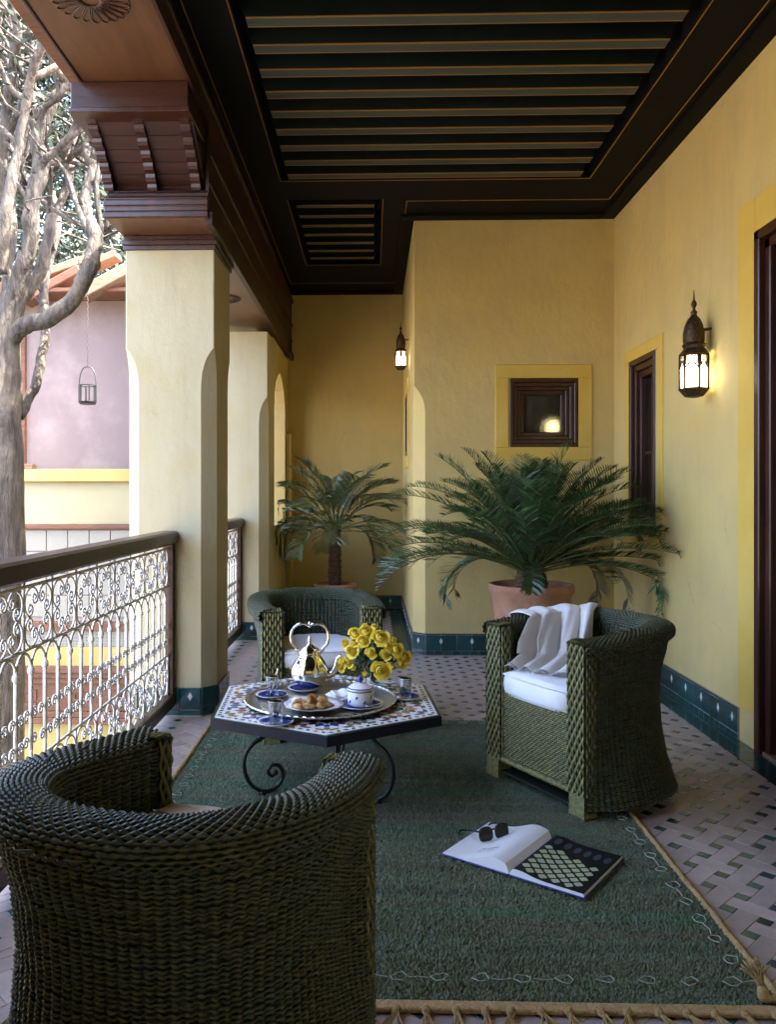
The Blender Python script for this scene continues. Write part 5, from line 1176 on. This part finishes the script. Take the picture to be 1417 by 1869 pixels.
for s in (-1, 1):
    rim = [(s * .034 + .027 * math.copysign(abs(math.cos(a)) ** .7, math.cos(a)), 0, .020 + .021 * math.copysign(abs(math.sin(a)) ** .8, math.sin(a)) - .004 * (math.sin(a) < 0) * abs(math.cos(a))) for a in np.linspace(0, 2 * math.pi, 28, endpoint=False)]
    r_ = MB().tube(rim, .0030, 6, closed=True).build('rim', 'plastic_black', sg, True)
    MB().add([(x, .0008, z) for x, y, z in rim] + [(x, -.0008, z) for x, y, z in rim], [tuple(range(28)), tuple(range(55, 27, -1))]).build('lens', 'lens_dark', r_)
    MB().tube(cr([(s * .062, 0, .032), (s * .068, .010, .034), (s * .068, .06, .034), (s * .066, .11, .030), (s * .063, .135, .014)], 18), .0032, 6, flat=.6).build('temple', 'plastic_black', sg, True)
MB().tube(cr([(-.010, 0, .026), (0, 0, .031), (.010, 0, .026)], 8), .003, 6).build('bridge', 'plastic_black', sg, True)
sg.rotation_euler.x = R(-16)

# ------------------------------------------------------------------ lanterns
def lantern(label, loc_, s, towards):
    """six-sided wall lantern; `towards` is the heading of the wall it hangs on"""
    t = thing('wall_lantern', label, 'lantern', loc_, towards, 'pierced metal wall lanterns'); t.scale = (s * .86, s * .86, s)
    K = 6; ph = R(30); hx = lambda r, z, q: (r * math.cos(2 * math.pi * q / K + ph), r * math.sin(2 * math.pi * q / K + ph), z)
    MB().lathe([(.03, -.06), (.055, -.055), (.088, -.02), (.086, -.012), (.05, -.03)], K, phase=ph).build('base', 'lantern_metal', t)
    for q in range(K):
        a, b = [np.array(hx(.078, 0, k)) for k in (q, q + 1)]; c = a + (b - a) * .06; d = a + (b - a) * .94
        MB().add([(*c[:2], -.010), (*d[:2], -.010), (*d[:2], .150), (*c[:2], .150)], [(0, 1, 2, 3)]).build('pane', 'lamp_glass', t)
        e, f_ = [np.array(hx(.084, 0, k)) for k in (q, q + 1)]
        fr_ = MB().tube([(*e[:2], -.02), (*e[:2], .165)], .0075, 6).build('corner_bar', 'lantern_metal', t, True)
        ar = [(e + (f_ - e) * u)[:2].tolist() + [z] for u, z in ((.08, .095), (.16, .108), (.28, .112), (.38, .128), (.5, .142), (.62, .128), (.72, .112), (.84, .108), (.92, .095))]
        MB().tube(ar, .0045, 5).build('fret_arch', 'lantern_metal', t, True)
        for u, z in ((.16, .135), (.34, .146), (.66, .146), (.84, .135), (.5, .155)): pass
        sp_ = MB()
        for u in (.12, .22, .78, .88, .5): p = (e + (f_ - e) * u); sp_.tube([(p[0], p[1], .112 if u != .5 else .142), (p[0], p[1], .165)], .0032, 4)
        for zz in (-.014, .166): sp_.tube([(*e[:2], zz), (*f_[:2], zz)], .0055, 5)
        tag(sp_.build('fretwork', 'lantern_metal', t), kind='stuff')
    MB().lathe([(.086, .160), (.092, .172), (.062, .205), (.066, .214), (.074, .222), (.066, .230), (.060, .232)], K, phase=ph).build('shoulder', 'lantern_metal', t)
    MB().lathe([(.058, .225), (.064, .245), (.064, .285), (.055, .325), (.038, .360), (.020, .378), (.016, .392), (.022, .398), (.012, .408)], 18, flute=lambda a, i: 1 + .03 * math.cos(9 * a)).build('dome', 'lantern_metal', t, True)
    MB().lathe([(.010, .400), (.008, .420), (.018, .438), (.015, .452), (.006, .464), (.004, .490), (.001, .520)], 12).build('finial', 'lantern_metal', t, True)
    MB().tube([(.0, 0, .30), (.11, 0, .31)], .008, 6).build('wall_bracket', 'lantern_metal', t)
    pl_ = bpy.data.lights.new('lantern_light', 'POINT'); pl_.energy = 0.55 * s; pl_.color = (1, .84, .52); pl_.shadow_soft_size = .05
    lo = bpy.data.objects.new('lantern_light', pl_); col.objects.link(lo); lo.parent = t; lo.location = (-.0, 0, .07); tag(lo, kind='helper'); 
    return t
lantern('lit pierced metal lantern on the right wall beside the door', (XR - .095, 4.56, 1.835), 1.02, 0.0)
lantern('smaller lit lantern on the narrow side of the wall block at the back', (XBK - .075, 7.15, 2.36), .72, 0.0)
so_ = thing('wall_socket', 'small white socket plate low on the right wall behind the chair', 'socket', (XR, 6.06, .40)); MB().bbox(-.010, 0, -.035, .035, -.05, .06, .004).build('plate', 'plastic_white', so_); MB().bbox(-.012, -.009, -.015, .015, -.015, .015, .001).build('insert', 'tile_white', so_)

# ------------------------------------------------------------------ pots and palms
def pot(label, x, y, r, h):
    t = thing('terracotta_pot', label, 'pot', (x, y, 0), 0, 'terracotta plant pots'); k = r
    MB().lathe([(.002, .002), (.68 * k, .002), (.72 * k, .03), (.80 * k, h * .45), (.90 * k, h * .80), (.92 * k, h * .88), (.99 * k, h * .93), (1.0 * k, h * .97), (.98 * k, h), (.92 * k, h), (.90 * k, h * .93)], 48).build('pot_body', 'terracotta', t, angle=50)
    MB().lathe([(.001, h * .93), (.5 * k, h * .935), (.91 * k, h * .92)], 24).build('soil', 'soil', t, True); return t
def frond(parent, mats, origin, az, el, L, droop, n, ll, lw, vang, rg, clipf, name='frond', stiff=1.0, bare=.12):
    """one pinnate frond: an arching rib with narrow leaflets on both sides"""
    P = []; p = np.array(origin, float); e = el; a = az; ns = 24; ds = L / ns
    for i in range(ns + 1):
        P.append(p.copy()); t = i / ns; e -= droop * ds * (0.35 + 1.5 * t); a += rg.normal(0, .008)
        d = np.array((math.cos(e) * math.cos(a), math.cos(e) * math.sin(a), math.sin(e))); q = p + d * ds
        p = clipf(q)
    P = np.array(P); mb = MB(); mb.tube(P, np.linspace(.006, .0015, ns + 1) * (L / .9), 5); rib = mb.build(name, mats[1], parent, True)
    C = cr(P, n + 6); T = np.gradient(C, axis=0); T /= np.linalg.norm(T, axis=1)[:, None]; V = []; side0 = np.array((-math.sin(az), math.cos(az), 0))
    for i in range(4, n + 4):
        t = (i - 3) / n
        if t < bare: continue
        tt = (t - bare) / (1 - bare); Ll = ll * (math.sin(math.pi * min(1, .12 + .88 * (1 - tt) ** .55)) * .55 + .45) * (1 if tt < .85 else 1 - (tt - .85) * 3.2) * min(1, .35 + tt * 5)
        s0 = side0 - T[i] * (side0 @ T[i]); s0 /= np.linalg.norm(s0); up = np.cross(T[i], s0); up *= np.sign(up[2] + 1e-6)
        for s in (-1, 1):
            d = s0 * s * math.sin(vang) + T[i] * math.cos(vang) + up * (.30 * stiff); d /= np.linalg.norm(d); d2 = d + rg.normal(0, .06, 3) + np.array((0, 0, -.28 / stiff)); d2 /= np.linalg.norm(d2)
            w = np.cross(d, up); w /= np.linalg.norm(w) + 1e-9; w = w * lw + up * lw * (.3 + rg.normal(0, .5))
            a0 = C[i]; a1 = clipf(a0 + d * Ll * .5); a2 = clipf(a1 + d2 * Ll * .5); V.append((a0 - w * .5, a0 + w * .5, a1 + w, a1 - w, a2))
    V = np.array(V).reshape(-1, 3); m = len(V) // 5; i5 = np.arange(m)[:, None] * 5; mb = MB(); mb.V.append(V); mb.F += (i5 + np.array([[0, 1, 2, 3]])).tolist() + (i5 + np.array([[3, 2, 4]])).tolist(); mb.n = len(V)
    mb.build('leaflets', mats[0], rib)
def scales(mb, x, y, z0, z1, r, n, rg, L=.05):
    for k in range(n):
        t = k / n; a = k * 2.399; z = z0 + (z1 - z0) * t; rr = r(t); d = np.array((math.cos(a), math.sin(a), 0)); s = np.array((-math.sin(a), math.cos(a), 0)); p = np.array((x, y, z)) + d * rr * .85
        mb.add([p - s * .014, p + s * .014, p + d * .02 + s * .006 + (0, 0, L), p + d * .02 - s * .006 + (0, 0, L), p - s * .012 - d * .01 + (0, 0, L * .4), p + s * .012 - d * .01 + (0, 0, L * .4)], [(0, 1, 2, 3), (1, 0, 4, 5), (0, 3, 4), (1, 5, 2), (2, 5, 4, 3)])
PX_, PY_ = 1.06, 5.52
pot('large terracotta pot holding the big cycad behind the right chair', PX_, PY_, .283, .645)
cyc = thing('cycad', 'big dark green cycad with a wide fountain of stiff fronds', 'potted palm', (0, 0, 0)); rg = np.random.default_rng(21)
mb = MB(); mb.lathe([(.09, .58), (.11, .64), (.10, .70), (.07, .75), (.02, .78)], 16, (PX_, PY_, 0)); scales(mb, PX_, PY_, .60, .74, lambda t: .115 - .05 * t, 60, rg, .06); mb.build('trunk', 'bark_palm', cyc)
def clip_c(q):
    q = q.copy(); q[0] = min(q[0], XR - .02 - .01 * math.sin(q[2] * 40)); q[1] = min(q[1], YB - .02); q[2] = max(q[2], .22 if math.hypot(q[0] - PX_, q[1] - PY_) > .36 else .66); return q
NF = 92
for k in range(NF):
    t = (k + .5) / NF; az = k * 2.39996 + rg.normal(0, .1); el = R(80 - 62 * t ** .8 + rg.normal(0, 5)); L = (.86 + .22 * min(1, t * 2)) * rg.uniform(.92, 1.12)
    dirx, diry = math.cos(az), math.sin(az)
    if dirx > .5: L *= .98
    if diry > .5: L *= .86
    if diry < -.35: el += R(10 + 14 * t); L *= .80
    frond(cyc, ('frond' if rg.random() < .72 else 'frond_blue', 'rachis'), (PX_ + .03 * dirx, PY_ + .03 * diry, .76 - .05 * t), az, el, L, 0.62 + .62 * t + rg.normal(0, .14), 46, .145, .0040, R(54), rg, clip_c, stiff=1.5)
for az, L, e0 in ((-22, 1.0, 30), (-34, 1.02, 22), (-48, .95, 34), (-14, .92, 16), (200, 1.02, 24), (214, .95, 30), (-28, .9, 44)):
    a = R(az); frond(cyc, ('frond', 'rachis'), (PX_ + .03 * math.cos(a), PY_ + .03 * math.sin(a), .75), a, R(e0), L, .62, 50, .145, .0042, R(54), rg, clip_c, stiff=1.5)
for az, L, dr in ((185, .80, 3.0), (-12, .85, 2.8), (160, .72, 3.3), (20, .78, 3.4), (-100, .48, 4.2)):
    a = R(az); frond(cyc, ('frond_dry' if az in (-12, 20, 160) else 'frond', 'rachis'), (PX_ + .03 * math.cos(a), PY_ + .03 * math.sin(a), .74), a, R(30), L, dr, 44, .12, .0056, R(52), rg, clip_c, stiff=1.0)
QX, QY = -.355, 7.75
pot('smaller terracotta pot of the palm behind the far chair', QX, QY, .205, .40)
dp = thing('date_palm', 'small feathery date palm behind the far chair', 'potted palm', (0, 0, 0)); rg = np.random.default_rng(5)
mb = MB(); mb.lathe([(.055, .36), (.06, .45), (.052, .6), (.05, .76), (.045, .88), (.02, .94)], 14, (QX, QY, 0)); scales(mb, QX, QY, .40, .90, lambda t: .060 - .008 * t, 90, rg, .05); mb.build('trunk', 'bark_palm', dp)
def clip_p(q): q = q.copy(); q[0] = min(max(q[0], -.86), XBK - .01); q[1] = min(q[1], YR - .02); q[2] = max(q[2], .35); return q
for k in range(36):
    t = (k + .5) / 36; az = k * 2.39996 + .4; el = R(78 - 62 * t + rg.normal(0, 6)); L = rg.uniform(.66, .92)
    if math.cos(az) > .4: L *= .95
    frond(dp, ('frond_palm', 'rachis'), (QX + .02 * math.cos(az), QY + .02 * math.sin(az), .93 - .05 * t), az, el, L, 1.25 + 1.0 * t + rg.normal(0, .2), 30, .21, .0062, R(38), rg, clip_p, stiff=.9, bare=.2)
print('objects', len(bpy.data.objects))
